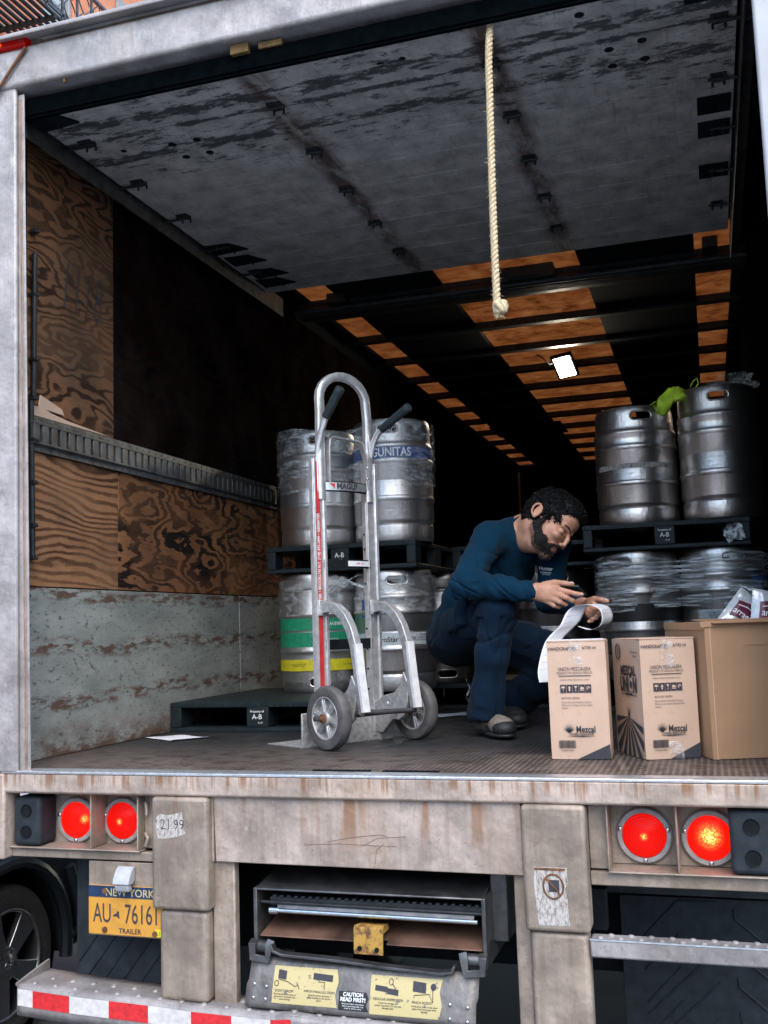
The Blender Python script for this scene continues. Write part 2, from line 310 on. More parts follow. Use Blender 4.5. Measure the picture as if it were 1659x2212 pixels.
# ------------------------------------------------------------------ mesh helper
class MB:
    def __init__(s): s.bm = bmesh.new(); s.mi = 0
    def _f(s, vs_):
        try: f = s.bm.faces.new(vs_); f.material_index = s.mi; return f
        except ValueError: return None
    def poly(s, pts): return s._f([s.bm.verts.new(p) for p in pts])
    def box(s, x0, x1, y0, y1, z0, z1, M=None):
        v = [Vector((x, y, z)) for x in (x0, x1) for y in (y0, y1) for z in (z0, z1)]
        if M is not None: v = [M @ p for p in v]
        v = [s.bm.verts.new(p) for p in v]
        for q in ((0, 1, 3, 2), (4, 6, 7, 5), (0, 4, 5, 1), (2, 3, 7, 6), (0, 2, 6, 4), (1, 5, 7, 3)): s._f([v[i] for i in q])
        return s
    def prism(s, pts, ax, a, b, M=None):
        """pts 2-D outline in the two axes other than ax (in x,y,z order), extruded from a to b along ax"""
        def P(p, t):
            q = [p[0], p[1]]; q.insert(ax, t); q = Vector(q); return M @ q if M is not None else q
        va = [s.bm.verts.new(P(p, a)) for p in pts]; vb = [s.bm.verts.new(P(p, b)) for p in pts]
        s._f(va[::-1]); s._f(vb); n = len(pts)
        for i in range(n): s._f([va[i], va[(i+1) % n], vb[(i+1) % n], vb[i]])
        return s
    def tube(s, pts, r, seg=12, closed=False, prof=None, cap=True, up=None):
        pts = [Vector(p) for p in pts]; n = len(pts)
        rs_ = r if isinstance(r, (list, tuple)) else [r]*n
        rings = []; ref = None
        for i, p in enumerate(pts):
            if closed: t = pts[(i+1) % n]-pts[i-1]
            else: t = pts[min(i+1, n-1)]-pts[max(i-1, 0)]
            t.normalize()
            if ref is None:
                a = Vector(up) if up is not None else (Vector((0, 0, 1)) if abs(t.z) < .9 else Vector((1, 0, 0)))
                ref = (a-t*a.dot(t)).normalized()
            else: ref = (ref-t*ref.dot(t)).normalized()
            bn = t.cross(ref)
            if prof: ring = [s.bm.verts.new(p+ref*(a_*rs_[i])+bn*(b_*rs_[i])) for a_, b_ in prof]
            else: ring = [s.bm.verts.new(p+(ref*math.cos(6.28318*k/seg)+bn*math.sin(6.28318*k/seg))*rs_[i]) for k in range(seg)]
            rings.append(ring)
        m = len(rings[0])
        for i in range(n if closed else n-1):
            A, B = rings[i], rings[(i+1) % n]
            for k in range(m): s._f([A[k], A[(k+1) % m], B[(k+1) % m], B[k]])
        if cap and not closed: s._f(rings[0][::-1]); s._f(rings[-1])
        return s
    def cyl(s, p0, p1, r0, r1=None, seg=24): return s.tube([p0, p1], [r0, r0 if r1 is None else r1], seg)
    def lathe(s, prof, seg=48, M=None, close=False):
        """prof of (r, h); around local z; M places it"""
        M = M or Matrix.Identity(4); rings = []
        for r, h in prof:
            if r < 1e-6: rings.append([s.bm.verts.new(M @ Vector((0, 0, h)))])
            else: rings.append([s.bm.verts.new(M @ Vector((r*math.cos(6.28318530*k/seg), r*math.sin(6.28318530*k/seg), h))) for k in range(seg)])
        pr = list(zip(rings, rings[1:]))
        if close: pr.append((rings[-1], rings[0]))
        for A, B in pr:
            for k in range(seg):
                k2 = (k+1) % seg
                if len(A) == 1 and len(B) == 1: continue
                if len(A) == 1: s._f([A[0], B[k2], B[k]][::-1])
                elif len(B) == 1: s._f([A[k], A[k2], B[0]])
                else: s._f([A[k], A[k2], B[k2], B[k]])
        return s
    def ball(s, c, r, M=None, seg=20, rg=12):
        r = (r, r, r) if not isinstance(r, (tuple, list)) else r
        T = Matrix.Translation(c) @ (M or Matrix.Identity(4)) @ Matrix.Diagonal((*r, 1))
        return s.lathe([(math.sin(math.pi*i/rg) if 0 < i < rg else 0, -math.cos(math.pi*i/rg)) for i in range(rg+1)], seg, T)
    def grid(s, fn, nu, nv, closed_u=False):
        v = [[s.bm.verts.new(fn(i/(nu if closed_u else nu-1), j/(nv-1))) for j in range(nv)] for i in range(nu)]
        for i in range(nu if closed_u else nu-1):
            for j in range(nv-1): s._f([v[i][j], v[(i+1) % nu][j], v[(i+1) % nu][j+1], v[i][j+1]])
        return s
    def text(s, body, size, fn, align='CENTER', sx=1.0, bold=0.0, sp=1.0):
        """flat lettering; fn maps (u, v) to a 3-D point"""
        cu = bpy.data.curves.new('t', 'FONT'); cu.body = body; cu.size = size; cu.align_x = align; cu.align_y = 'CENTER'; cu.resolution_u = 3
        cu.offset = bold*size; cu.space_character = sp
        ob = bpy.data.objects.new('t', cu); me = bpy.data.meshes.new_from_object(ob)
        vs_ = [s.bm.verts.new(fn(v.co.x*sx, v.co.y)) for v in me.vertices]
        for p in me.polygons: s._f([vs_[i] for i in p.vertices])
        bpy.data.objects.remove(ob); bpy.data.curves.remove(cu); bpy.data.meshes.remove(me)
        return s
    def build(s, name, mats, parent=None, smooth=True, bevel=0, seg=2, solid=0, ang=38):
        bmesh.ops.recalc_face_normals(s.bm, faces=s.bm.faces[:]) if smooth != 'keep' else None
        me = bpy.data.meshes.new(name); s.bm.to_mesh(me); s.bm.free()
        return mesh_obj(name, me, mats, parent, bool(smooth), bevel, seg, solid, ang)

def mesh_obj(name, me, mats, parent=None, smooth=True, bevel=0, seg=2, solid=0, ang=38):
    for m in (mats if isinstance(mats, (list, tuple)) else [mats]): me.materials.append(MT[m])
    if smooth:
        me.polygons.foreach_set('use_smooth', [True]*len(me.polygons)); me.set_sharp_from_angle(angle=R(ang))
    o = bpy.data.objects.new(name, me); COL.objects.link(o)
    if parent is not None: o.parent = parent
    if solid: mo_ = o.modifiers.new('s', 'SOLIDIFY'); mo_.thickness = solid; mo_.offset = 0
    if bevel: mo_ = o.modifiers.new('b', 'BEVEL'); mo_.width = bevel; mo_.segments = seg; mo_.limit_method = 'ANGLE'; mo_.angle_limit = R(40)
    return o

def tag(o, label=None, cat=None, group=None, kind=None):
    if label: o['label'] = label
    if cat: o['category'] = cat
    if group: o['group'] = group
    if kind: o['kind'] = kind
    return o
def empty(name, loc=(0, 0, 0), rz=0, label=None, cat=None, group=None, parent=None):
    o = bpy.data.objects.new(name, None); COL.objects.link(o); o.location = loc; o.rotation_euler = (0, 0, rz); o.empty_display_size = .1
    if parent is not None: o.parent = parent
    return tag(o, label, cat, group)
def copy_tree(o, parent=None):
    c = o.copy(); COL.objects.link(c)
    if parent is not None: c.parent = parent
    for ch in [q for q in bpy.data.objects if q.parent == o]: copy_tree(ch, c)
    return c
def copy_prop(o, skip=()):
    """copy of a thing with its parts, leaving out the parts named in skip"""
    c = o.copy(); COL.objects.link(c)
    for ch in [q for q in bpy.data.objects if q.parent == o]:
        if not any(ch.name.startswith(k) for k in skip): copy_tree(ch, c)
    return c
def bake(o):
    """apply modifiers to a prototype so copies can share plain mesh data"""
    dg = bpy.context.evaluated_depsgraph_get(); dg.update()
    me = bpy.data.meshes.new_from_object(o.evaluated_get(dg)); o.modifiers.clear(); o.data = me
    return o

def explode(o):
    bm = bmesh.new(); bm.from_mesh(o.data); seen = set(); groups = []
    for v0 in bm.verts:
        if v0.index in seen: continue
        st = [v0]; seen.add(v0.index); g_ = []
        while st:
            v = st.pop(); g_.append(v.index)
            for e in v.link_edges:
                q = e.other_vert(v)
                if q.index not in seen: seen.add(q.index); st.append(q)
        groups.append(set(g_))
    bm.free()
    if not 1 < len(groups) <= 60: return
    src = o.data
    for k, g_ in enumerate(groups):
        b2_ = bmesh.new(); b2_.from_mesh(src); b2_.verts.ensure_lookup_table()
        bmesh.ops.delete(b2_, geom=[v for v in b2_.verts if v.index not in g_], context='VERTS')
        me_ = bpy.data.meshes.new(src.name); b2_.to_mesh(me_); b2_.free()
        for m_ in src.materials:
            if m_.name not in [q.name for q in me_.materials if q]: me_.materials.append(m_)
        if k == 0: first = me_
        else: c_ = o.copy(); c_.data = me_; COL.objects.link(c_)
    o.data = first
rnd = random.Random(7)
FXZ = lambda x0, y0, z0, s=1: (lambda u, v: Vector((x0+u*s, y0, z0+v*s)))   # upright writing that faces -y

# ================================================================== THE SETTING
TH = []
m = MB(); m.grid(lambda u, v: Vector((-150+300*u, -150+300*v, GZ)), 3, 3); tag(m.build('road', 'asphalt', None, False), kind='structure')
m = MB(); m.box(-8, -4.6, -60, 60, GZ+.004, GZ+.14); o = m.build('pavement', 'asphalt', None, True, .02); tag(o, kind='structure')
MT['pave'] = simple('pave', (.31, .35, .37), .85, 0, .15, 5, .2).m
o.data.materials[0] = MT['pave']
m = MB(); m.box(4.8, 12, -60, 60, GZ+.004, GZ+.14); o = m.build('pavement', 'pave', None, True, .02); tag(o, kind='structure')

m = MB(); m.box(-4.5, 9, -14, -.9, GZ+.004, GZ+.012); tag(m.build('ground', 'pave', None, False), kind='structure')  # unseen pale slab added to bounce daylight up into the trailer

# unseen houses added behind the camera to close off the low sky
for i_, (xa, xb, ht_, lab, ct) in enumerate(((-30, -9, 4.5, 'low house row across the street, behind the photographer, left part', 'building'), (-8.9, 9, 2.6, 'unseen middle house added behind the camera to close off low sky', 'building'), (9.1, 34, 5.0, 'tall house across the street, behind the photographer, right part', 'building'))):
    o_ = bpy.data.objects.new('town_house', None); COL.objects.link(o_); o_.location = (xa, -17, GZ); o_['label'] = lab; o_['category'] = ct
    TH.append((o_, xa, xb, ht_))
# brick building with a fire escape
BX = -8.0
b = empty('brick_building', (BX, 6, GZ), 0, 'orange brick building with pale window frame, seen above the trailer roof', 'building')
def bpart(mb, name, mat, bev=0, par=None, **k):
    o = mb.build(name, mat, par or b, True, bev, **k); o.matrix_parent_inverse = (par or b).matrix_basis.inverted() if par is None else Matrix.Identity(4); return o
m = MB()
wins = []
for zi in range(5):
    for yi in range(-5, 2):
        wins.append((10.98+yi*2.35, 11.93+yi*2.35, 10.62-zi*3.1, 12.5-zi*3.1))
YS = sorted({w_[0] for w_ in wins} | {w_[1] for w_ in wins} | {-3.0, 14.7}); ZS = sorted({w_[2] for w_ in wins} | {w_[3] for w_ in wins} | {GZ, 14.2})
for i in range(len(YS)-1):
    for j in range(len(ZS)-1):
        if (YS[i], YS[i+1]) in {(w_[0], w_[1]) for w_ in wins} and (ZS[j], ZS[j+1]) in {(w_[2], w_[3]) for w_ in wins}: continue
        m.box(BX-.35, BX, YS[i], YS[i+1], ZS[j], ZS[j+1])
bmesh.ops.remove_doubles(m.bm, verts=m.bm.verts[:], dist=1e-4)
bpart(m, 'wall', 'brick')
m = MB(); m.box(BX-9, BX-.36, -3, 14.7, GZ, 14.1); bpart(m, 'core', 'black')
m = MB(); m.box(BX-.4, BX+.35, -3.1, 14.8, 14.2, 14.7); m.box(BX-.4, BX+.2, -3.1, 14.8, 14.0, 14.2); bpart(m, 'cornice', 'pave', .03)
for (y0, y1, z0, z1) in wins:
    if z0 < 4: continue
    m = MB()
    for a_ in ((y0, y0+.09, z0, z1), (y1-.09, y1, z0, z1), (y0+.09, y1-.09, z1-.1, z1), (y0+.09, y1-.09, z0, z0+.08), (y0+.09, y1-.09, (z0+z1)/2-.03, (z0+z1)/2+.03)):
        m.box(BX-.22, BX-.08, *a_)
    wo = bpart(m, 'window', 'post_white', .01)
    m = MB(); m.box(BX-.19, BX-.17, y0+.09, y1-.09, z0+.08, z1-.1); o = m.build('pane', 'white_label', wo)
    m = MB(); m.box(BX+.002, BX+.09, y0-.1, y1+.1, z0-.13, z0); m.box(BX+.002, BX+.07, y0-.1, y1+.1, z1, z1+.25); m.build('stone_trim', 'pave', wo, True, .01)
for o_, xa, xb, ht_ in TH:
    m = MB(); m.box(xa, xb, -24, -17, GZ, ht_); w_ = m.build('wall', 'brick', o_); w_.matrix_parent_inverse = o_.matrix_basis.inverted()
    for zz in np.arange(GZ+1.2, ht_-1.5, 3.0):
        for xx in np.arange(xa+1, xb-1.5, 2.4):
            m = MB(); m.box(xx, xx+1.1, -17.02, -16.98, zz, zz+1.7); m.build('window', 'car_glass', w_)
    m = MB(); m.box(xa, xb, -17.3, -16.9, ht_, ht_+.4); q_ = m.build('cornice', 'pave', o_); q_.matrix_parent_inverse = o_.matrix_basis.inverted()
fe = empty('fire_escape', (BX, 10.5, 10.1), 0, 'iron fire escape with scrolled railing and slatted platform on the brick wall', 'fire escape')
def fpart(mb, name, mat): o = mb.build(name, mat, fe); o.matrix_parent_inverse = fe.matrix_basis.inverted(); return o
m = MB()
for i in range(9): m.box(BX+.08+i*.12, BX+.13+i*.12, 6.4, 11.6, 10.10, 10.14)
for yy in (6.5, 8.1, 9.8, 11.5): m.box(BX+.0, BX+1.1, yy-.03, yy+.03, 10.04, 10.10)
fpart(m, 'platform', 'dark_steel')
m = MB(); m.box(BX+1.04, BX+1.09, 6.4, 11.6, 11.0, 11.05); m.box(BX+1.05, BX+1.08, 6.4, 11.6, 10.2, 10.24)
for i in range(14): yy = 6.42+i*.4; m.box(BX+1.05, BX+1.08, yy-.02, yy+.02, 10.14, 11.0)
for i in range(13):
    yc = 6.62+i*.4
    for s_ in (-1, 1):
        m.tube([(BX+1.065, yc+s_*(.02+.13*abs(math.sin(t*math.pi*2))), 10.25+.72*t) for t in [k/16 for k in range(17)]], .012, 5)
fpart(m, 'railing', 'steel')
m = MB()
for i in range(10): m.box(BX+.3, BX+.9, 7+i*.26, 7.14+i*.26, 10.2+i*.28, 10.23+i*.28)
for xx in (BX+.27, BX+.9): m.tube([(xx, 6.9, 10.1), (xx, 9.7, 13.1)], .03, 6)
fpart(m, 'stair', 'dark_steel')

# ================================================================== THE TRAILER
T = empty('box_trailer', (0, 0, 0), 0, 'open-backed box trailer of dull aluminium, its roll-up door raised overhead', 'trailer')
def part(mb, name, mats, bevel=0, parent=None, **k): return mb.build(name, mats, parent or T, True, bevel, **k)
LW, RW, YE, ZR = -.15, 2.555, 10.4, 2.52
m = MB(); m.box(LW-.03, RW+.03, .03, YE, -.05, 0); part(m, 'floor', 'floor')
m = MB(); m.box(1.01, 1.20, .055, .075, .001, .005); m.box(1.24, 1.42, .055, .075, .001, .005); part(m, 'deck_slot', 'black', .001)
# walls
m = MB(); m.box(LW-.06, LW-.012, .17, YE, 0, ZR+.1); part(m, 'side_wall', 'black')
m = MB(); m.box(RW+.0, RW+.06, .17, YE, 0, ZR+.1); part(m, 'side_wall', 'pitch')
m = MB(); m.box(LW-.012, RW, YE-.05, YE, 0, ZR+.1); part(m, 'front_wall', 'ply_shade')
m = MB(); m.box(-.085, -.062, YE-.08, YE-.055, 1.85, 2.42); part(m, 'light_slit', 'white_strip')  # pale strip standing in for a slit of light at the front wall
for nm, mt, y0, y1, z0, z1, dx in (('plywood_panel', 'ply_upper', .172, .762, 1.279, 2.40, 0), ('plywood_panel', 'ply_shade', .766, 3.2, 1.279, 2.40, .001), ('plywood_panel', 'ply_shade', 3.204, 5.6, 1.279, 2.40, 0), ('plywood_panel', 'ply_shade', 5.604, YE-.06, 1.279, 2.40, .001),
        ('plywood_panel', 'ply_fine', .172, .793, .637, 1.142, 0), ('plywood_panel', 'ply_bold', .797, 3.2, .637, 1.142, .001), ('plywood_panel', 'ply_shade', 3.204, 5.6, .637, 1.142, 0), ('plywood_panel', 'ply_shade', 5.604, YE-.06, .637, 1.142, .001)):
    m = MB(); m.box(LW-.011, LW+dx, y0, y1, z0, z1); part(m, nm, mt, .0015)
m = MB(); m.box(LW-.012, LW+.004, .172, 1.95, .002, .632); m.box(LW-.012, LW+.005, 1.954, YE-.06, .002, .632)
part(m, 'kick_plate', 'liner', .0015)
m = MB()
for i in range(6): m.ball((LW+.005, .195, .06+i*.108), (.003, .007, .007), None, 10, 6)
for i in range(5): m.ball((LW+.001, .785, .68+i*.1), (.002, .004, .004), None, 8, 4); m.ball((LW+.001, .755, 1.33+i*.19), (.002, .004, .004), None, 8, 4)
part(m, 'rivet', 'steel')
# slotted cargo rail
m = MB(); z0, z1 = 1.143, 1.277
m.box(LW-.011, LW+.004, .18, 6, z0, z1)
m.mi = 1
m.box(LW+.004, LW+.014, .18, 6, z0, z0+.034); m.box(LW+.004, LW+.014, .18, 6, z1-.034, z1)
m.prism([(LW+.014, z0+.034), (LW+.030, z0+.034), (LW+.030, z0+.026), (LW+.014, z0+.022)], 1, .18, 6)
m.prism([(LW+.014, z1-.034), (LW+.030, z1-.034), (LW+.030, z1-.026), (LW+.014, z1-.022)], 1, .18, 6)
yy = .182; k = 0
while yy < 5.9:
    m.box(LW+.004, LW+.028, yy, yy+.036, z0+.032, z1-.032); m.ball((LW+.015, yy+.018, z0+.011), (.004, .005, .005), None, 8, 4); m.ball((LW+.015, yy+.018, z1-.011), (.004, .005, .005), None, 8, 4)
    yy += .0555
simple('rail_steel', (.17, .175, .175), .42, .7, .4, 20, .3)
part(m, 'cargo_rail', ['black', 'rail_steel'], .001)
m = MB()     # splintered strip of wood above the rail
m.prism([(.185, 1.279), (.75, 1.281), (.62, 1.287), (.42, 1.295), (.31, 1.306), (.27, 1.316), (.20, 1.318)], 0, LW+.002, LW+.010)
m.prism([(.24, 1.315), (.40, 1.312), (.385, 1.335), (.25, 1.365)], 0, LW+.001, LW+.008)
part(m, 'splintered_edge', 'card_a', .001)
# scuff writing on the plywood
m = MB(); m.text('1118', .30, lambda u, v: Vector((LW+.003, .53+u+.15*v, 1.84+v)), sx=.42, bold=-.012, sp=1.2); part(m, 'chalk_mark', 'ink')

# posts: leaning a touch inward at the top
def post(x0, x1, xt0, xt1, mat, name):
    m = MB(); v = [Vector(p) for p in ((x0, -.03, -.004), (x1, -.03, -.004), (x1, -.012, -.004), (x0, -.012, -.004))]; u_ = [Vector(p) for p in ((xt0, -.03, 2.47), (xt1, -.03, 2.47), (xt1, -.012, 2.47), (xt0, -.012, 2.47))]
    a = [m.bm.verts.new(p) for p in v]; c = [m.bm.verts.new(p) for p in u_]
    m._f(a); m._f(c)
    for i in range(4): m._f([a[i], a[(i+1) % 4], c[(i+1) % 4], c[i]])
    return part(m, name, mat, .012, seg=3)
lp = post(-.245, -.024, -.30, -.052, 'header', 'rear_post'); rp = post(2.462, 2.70, 2.462, 2.70, 'post_white', 'rear_post')
m = MB(); m.box(-.30, -.20, .06, YE, -.07, 2.6); m.box(2.62, 2.70, .06, YE, -.07, 2.6); part(m, 'outer_skin', 'header', .004)
def lean(bm_, z1=2.4, dx=-.028):
    for v in bm_.verts: v.co.x += dx*v.co.z/z1
m = MB()      # left jamb: cream strip with a thin brown seal line
m.box(-.10, .016, -.0115, -.006, 0, 2.42); lean(m.bm, 2.4, -.045); part(m, 'door_jamb', 'header', .0015)
m = MB(); m.box(-.004, .0005, -.0135, -.0117, 0, 2.40); m.box(.0045, .0058, -.0132, -.0117, 0, 2.40); lean(m.bm, 2.4, -.045); part(m, 'seal_strip', 'rust_pale', .0)
m = MB(); m.box(-.21, -.15, -.005, .17, 0, 2.42); part(m, 'jamb_return', 'black')
m = MB()
for (za, zb) in ((.74, 1.33), (1.35, 1.90)): m.tube([(-.134, .195, za), (-.138+.012*(za > 1), .187, zb)], .010, 10)
part(m, 'track_tube', 'dark_steel')
m = MB()
for zz in (1.99, 1.74, 1.49, 1.34, 1.18, 1.02, .86, .74): m.box(-.145, -.118, .18, .205, zz-.008, zz+.008); m.ball((-.12, .20, zz), .007, None, 8, 6)
part(m, 'track_bracket', 'dark_steel', .002)
m = MB(); m.box(2.49, 2.62, .06, .175, 0, 2.42); m.mi = 1; m.box(2.478, 2.497, .07, .082, 0, 2.4); m.box(2.485, 2.50, .15, .17, 0, 2.3)
part(m, 'door_jamb', ['column', 'dark_steel'], .002)
# header, corner casting, roof edge
m = MB(); m.prism([(-.042, 2.445), (-.034, 2.436), (.06, 2.436), (.06, 2.588), (-.03, 2.588), (-.04, 2.582)], 0, -.115, 2.72)
part(m, 'header', 'header', .008, seg=3)
m = MB(); m.prism([(-.33, 2.40), (-.125, 2.40), (-.120, 2.436), (.003, 2.568), (-.33, 2.585)], 1, -.046, .05); part(m, 'corner_casting', 'header', .004)
m = MB(); m.tube([(-.118, -.05, 2.425), (-.06, -.052, 2.492), (.006, -.05, 2.573)], .006, 6); part(m, 'weld_seam', 'rust')
m = MB(); m.box(-.02, 2.7, -.018, .06, 2.589, 2.6175); m.mi = 1
m.tube([(.06, -.024, 2.592), (.06, -.024, 2.606), (2.7, -.024, 2.607)], .003, 8)
m.tube([(.05, -.022, 2.592), (.05, -.022, 2.613), (2.7, -.022, 2.614)], .0025, 8)
part(m, 'header_recess', ['column', 'header'], .001)
m = MB(); m.prism([(-.085, 2.604), (-.083, 2.599), (-.02, 2.618), (.06, 2.622), (.06, 2.66), (-.07, 2.625), (-.085, 2.610)], 0, -.35, 2.75); part(m, 'roof_edge', 'header', .002)
for x0, x1 in ((-.24, .005), (.80, 1.02), (1.2, 1.42), (1.62, 1.84)):
    m = MB(); m.box(x0, x1, -.056, -.0, 2.578, 2.618)
    mk = part(m, 'marker_lamp', 'red_paint', .006); mk.data.materials[0] = MT['lens_marker'] if x0 < 0 else MT['red_paint']
    m = MB(); m.ball((x1-.02, -.056, 2.600), (.006, .004, .006), None, 8, 6); m.box(x0-.004, x1+.006, -.0, .004, 2.58, 2.619); m.build('lamp_base', 'steel', mk)
# roof: strips of bare translucent sheet between black boards, bows across
m = MB(); m.box(-.30, 2.70, .06, YE, ZR+.09, ZR+.092)
for x0, x1 in ((-.075, .18), (.79, 1.66), (2.26, 2.50)):
    mm = MB(); mm.box(x0, x1, 2.5, YE-.06, ZR, ZR+.002); o = part(mm, 'roof_skin', 'roof_skin')
mm = MB(); mm.box(-.30, 2.70, .062, 2.495, ZR, ZR+.03); part(mm, 'roof_board', 'black_sheet')
m.bm.free(); m = MB()
for x0, x1 in ((-.30, -.055), (.160, .81), (1.645, 2.278), (2.484, 2.70)): m.box(x0, x1, .062, YE, ZR-.035, ZR-.005)
part(m, 'roof_board', 'black_sheet', .002)
for i in range(12):
    yy = 3.135+i*.655
    if yy > YE-.2: break
    m = MB(); m.prism([(yy-.032, 2.462), (yy+.032, 2.462), (yy+.032, 2.468), (yy+.012, 2.472), (yy+.012, ZR-.002), (yy-.012, ZR-.002), (yy-.012, 2.472), (yy-.032, 2.468)], 0, -.14, 2.55)
    part(m, 'roof_bow', 'steel' if i == 0 else 'dark_steel', .001)
m = MB(); m.box(.87, 1.1, 9.6, 9.63, 2.46, 2.5); m.box(.165, .9, 7.3, 7.9, 2.455, 2.47); m.box(1.28, 1.46, 7.2, 8.1, 2.455, 2.47); part(m, 'roof_patch', 'black_sheet')
# door assembly stowed under the roof
m = MB(); m.box(-.13, 2.55, 2.84, 2.93, 2.40, 2.50); m.tube([(-.13, 2.80, 2.42), (2.55, 2.80, 2.42)], .022, 12)
m.box(1.17, 1.50, 2.72, 2.84, 2.42, 2.50); m.box(1.24, 1.42, 2.70, 2.72, 2.43, 2.47); m.box(.10, .22, 2.74, 2.84, 2.44, 2.5); m.box(2.32, 2.40, 2.66, 2.84, 2.44, 2.5)
part(m, 'spring_shaft', 'dark_steel', .002)
m = MB()
for xx in (-.112, 2.452):
    m.box(xx, xx+.045, .05, 2.45, 2.33, 2.338); m.box(xx if xx > 1 else xx+.04, (xx if xx > 1 else xx+.04)+.006, .05, 2.45, 2.29, 2.40)
part(m, 'door_track', 'steel', .001)
dr = empty('roller_door', (0, 0, 0), parent=T)
seams = [.045, .292, .672, 1.060, 1.462, 1.850, 2.215]
for a_, c_ in zip(seams, seams[1:]):
    m = MB(); m.box(-.055, 2.44, a_+.0022, c_-.0022, 2.36, 2.378)
    for f in (.5,): m.box(-.055, 2.44, a_+(c_-a_)*f-.003, a_+(c_-a_)*f+.003, 2.3575, 2.36)
    pn = m.build('door_panel', 'door', dr, True, .0015)
m = MB()
for xx, y_ in ((.334, .536), (.441, .534), (.334, .422), (.443, .421), (2.033, .467), (2.144, .457), (2.031, .357), (2.141, .339), (.13, .40), (1.96, .12), (1.36, .16), (1.28, .165)):
    m.cyl((xx, y_, 2.3585), (xx, y_, 2.3598), .016 if xx > 1.9 or y_ > .41 else .012, seg=20)
m.build('vent_hole', 'black', dr)
for sy in seams[1:-1]:
    for xx in (.835, 1.64, .035, 2.385):
        m = MB(); m.box(xx-.028, xx+.028, sy-.03, sy-.003, 2.353, 2.358); m.box(xx-.022, xx+.022, sy+.003, sy+.03, 2.353, 2.358); m.cyl((xx-.036, sy, 2.35), (xx+.036, sy, 2.35), .006, seg=8)
        for dx in (-.02, .02):
            for dy in (-.028, .028): m.cyl((xx+dx, sy+dy, 2.338), (xx+dx, sy+dy, 2.356), .0045, seg=8)
        if xx < .1 or xx > 2.3: m.cyl((xx, sy, 2.345), (xx+(-.12 if xx < .1 else .09), sy, 2.345), .006, seg=8); m.cyl((xx+(-.12 if xx < .1 else .08), sy, 2.345), (xx+(-.145 if xx < .1 else .10), sy, 2.345), .02, seg=14)
        m.build('hinge', 'dark_steel', dr, True)
for xx, yy, s_ in ((.03, 1.50, 1), (.05, 1.68, 1), (.08, 1.90, 1), (.06, 2.05, 1), (2.33, .86, 0), (2.33, 1.06, 0), (2.33, 1.46, 0), (2.30, .1, 0), (.0, .1, 1)):
    m = MB()
    if s_: m.prism([(xx-.08, yy-.08), (xx+.05, yy-.07), (xx+.11, yy+.03), (xx-.08, yy+.05)], 2, 2.350, 2.356)
    else: m.box(xx-.02, xx+.10, yy-.06, yy+.07, 2.350, 2.356)
    for k in range(3): m.cyl((xx+.02*k, yy+.02*(k-1), 2.335), (xx+.02*k, yy+.02*(k-1), 2.352), .004, seg=6)
    m.build('corner_bracket', 'black_sheet', dr)
m = MB(); m.box(-.04, 2.445, .008, .042, 2.345, 2.41); m.mi = 1; m.box(-.03, 2.44, .014, .030, 2.335, 2.346)
m.build('bottom_bar', ['pitch', 'pitch'], dr, True, .003)
m = MB(); m.box(.80, .865, -.01, .01, 2.398, 2.432); m.box(.90, .985, .0, .02, 2.404, 2.425); m.box(.15, .158, -.03, -.02, 2.42, 2.435)
m.build('wood_scrap', 'scrap', dr)
# work lamp on the roof
ML = Matrix.Translation((1.28, 4.82, 2.40)) @ Matrix.Rotation(R(-38), 4, 'X') @ Matrix.Rotation(R(-10), 4, 'Z')
m = MB(); m.box(-.085, .085, -.115, .115, .0, .03, ML); m.box(-.01, .01, -.01, .01, .03, .08, ML); lamp = part(m, 'work_lamp', 'black', .006)
m = MB(); m.box(-.065, .065, -.095, .095, -.006, .001, ML); m.build('diffuser', 'led', lamp, True, .002)
m = MB(); m.tube([(1.10, 4.6, 2.46), (1.14, 4.62, 2.44), (1.18, 4.70, 2.40), (1.205, 4.78, 2.43)], .006, 6); m.build('cable', 'black', lamp)
ll = bpy.data.lights.new('work_lamp_light', 'AREA'); ll.shape = 'RECTANGLE'; ll.size = .13; ll.size_y = .2; ll.energy = 5; ll.color = (1, .86, .66)
lo = bpy.data.objects.new('work_lamp_light', ll); COL.objects.link(lo); lo.location = (1.28, 4.80, 2.375); lo.rotation_euler = (R(-38), 0, 0); lo.parent = T

# ---- rear frame below the deck
m = MB(); m.prism([(-.026, -.010), (-.022, -.006), (.05, -.006), (.05, -.07), (-.02, -.072), (-.026, -.066)], 0, -.095, 2.72)
sill_o = part(m, 'rear_sill', 'sill', .004)
m = MB(); m.prism([(-.028, -.007), (-.028, .001), (-.022, .004), (.035, .004), (.035, -.0055), (-.02, -.0055)], 0, -.09, 2.72); part(m, 'deck_edge', 'edge', .0015)
m = MB(); m.box(-.20, -.075, -.03, .06, -.29, -.006); part(m, 'post_foot', 'sill', .008)
m = MB()
m.box(-.075, .488, .10, .115, -.257, -.07)
m.box(-.075, .424, .0, .10, -.257, -.251); m.box(.2365, .2425, .002, .10, -.251, -.072); m.box(.414, .420, .0, .10, -.251, -.072)
m.box(-.075, .488, .015, .045, -.287, -.2575); m.box(.4205, .488, .04, .10, -.25, -.072)
part(m, 'light_housing', 'column', .003)
m = MB(); m.tube([(.43, .03, -.10), (.44, .02, -.12), (.44, .02, -.14)], .006, 8); m.tube([(.43, .03, -.20), (.445, .02, -.215), (.435, .02, -.24)], .006, 8); part(m, 'weld_bracket', 'column')
m = MB()
m.box(1.863, 2.62, .10, .115, -.257, -.07); m.box(1.863, 1.915, .03, .10, -.257, -.072)
m.box(1.915, 2.62, .0, .10, -.262, -.256); m.box(1.915, 1.921, .0, .10, -.256, -.072); m.box(2.104, 2.110, .0, .10, -.256, -.072)
m.box(1.863, 2.62, .02, .06, -.300, -.2625)
part(m, 'light_housing', 'column', .003)
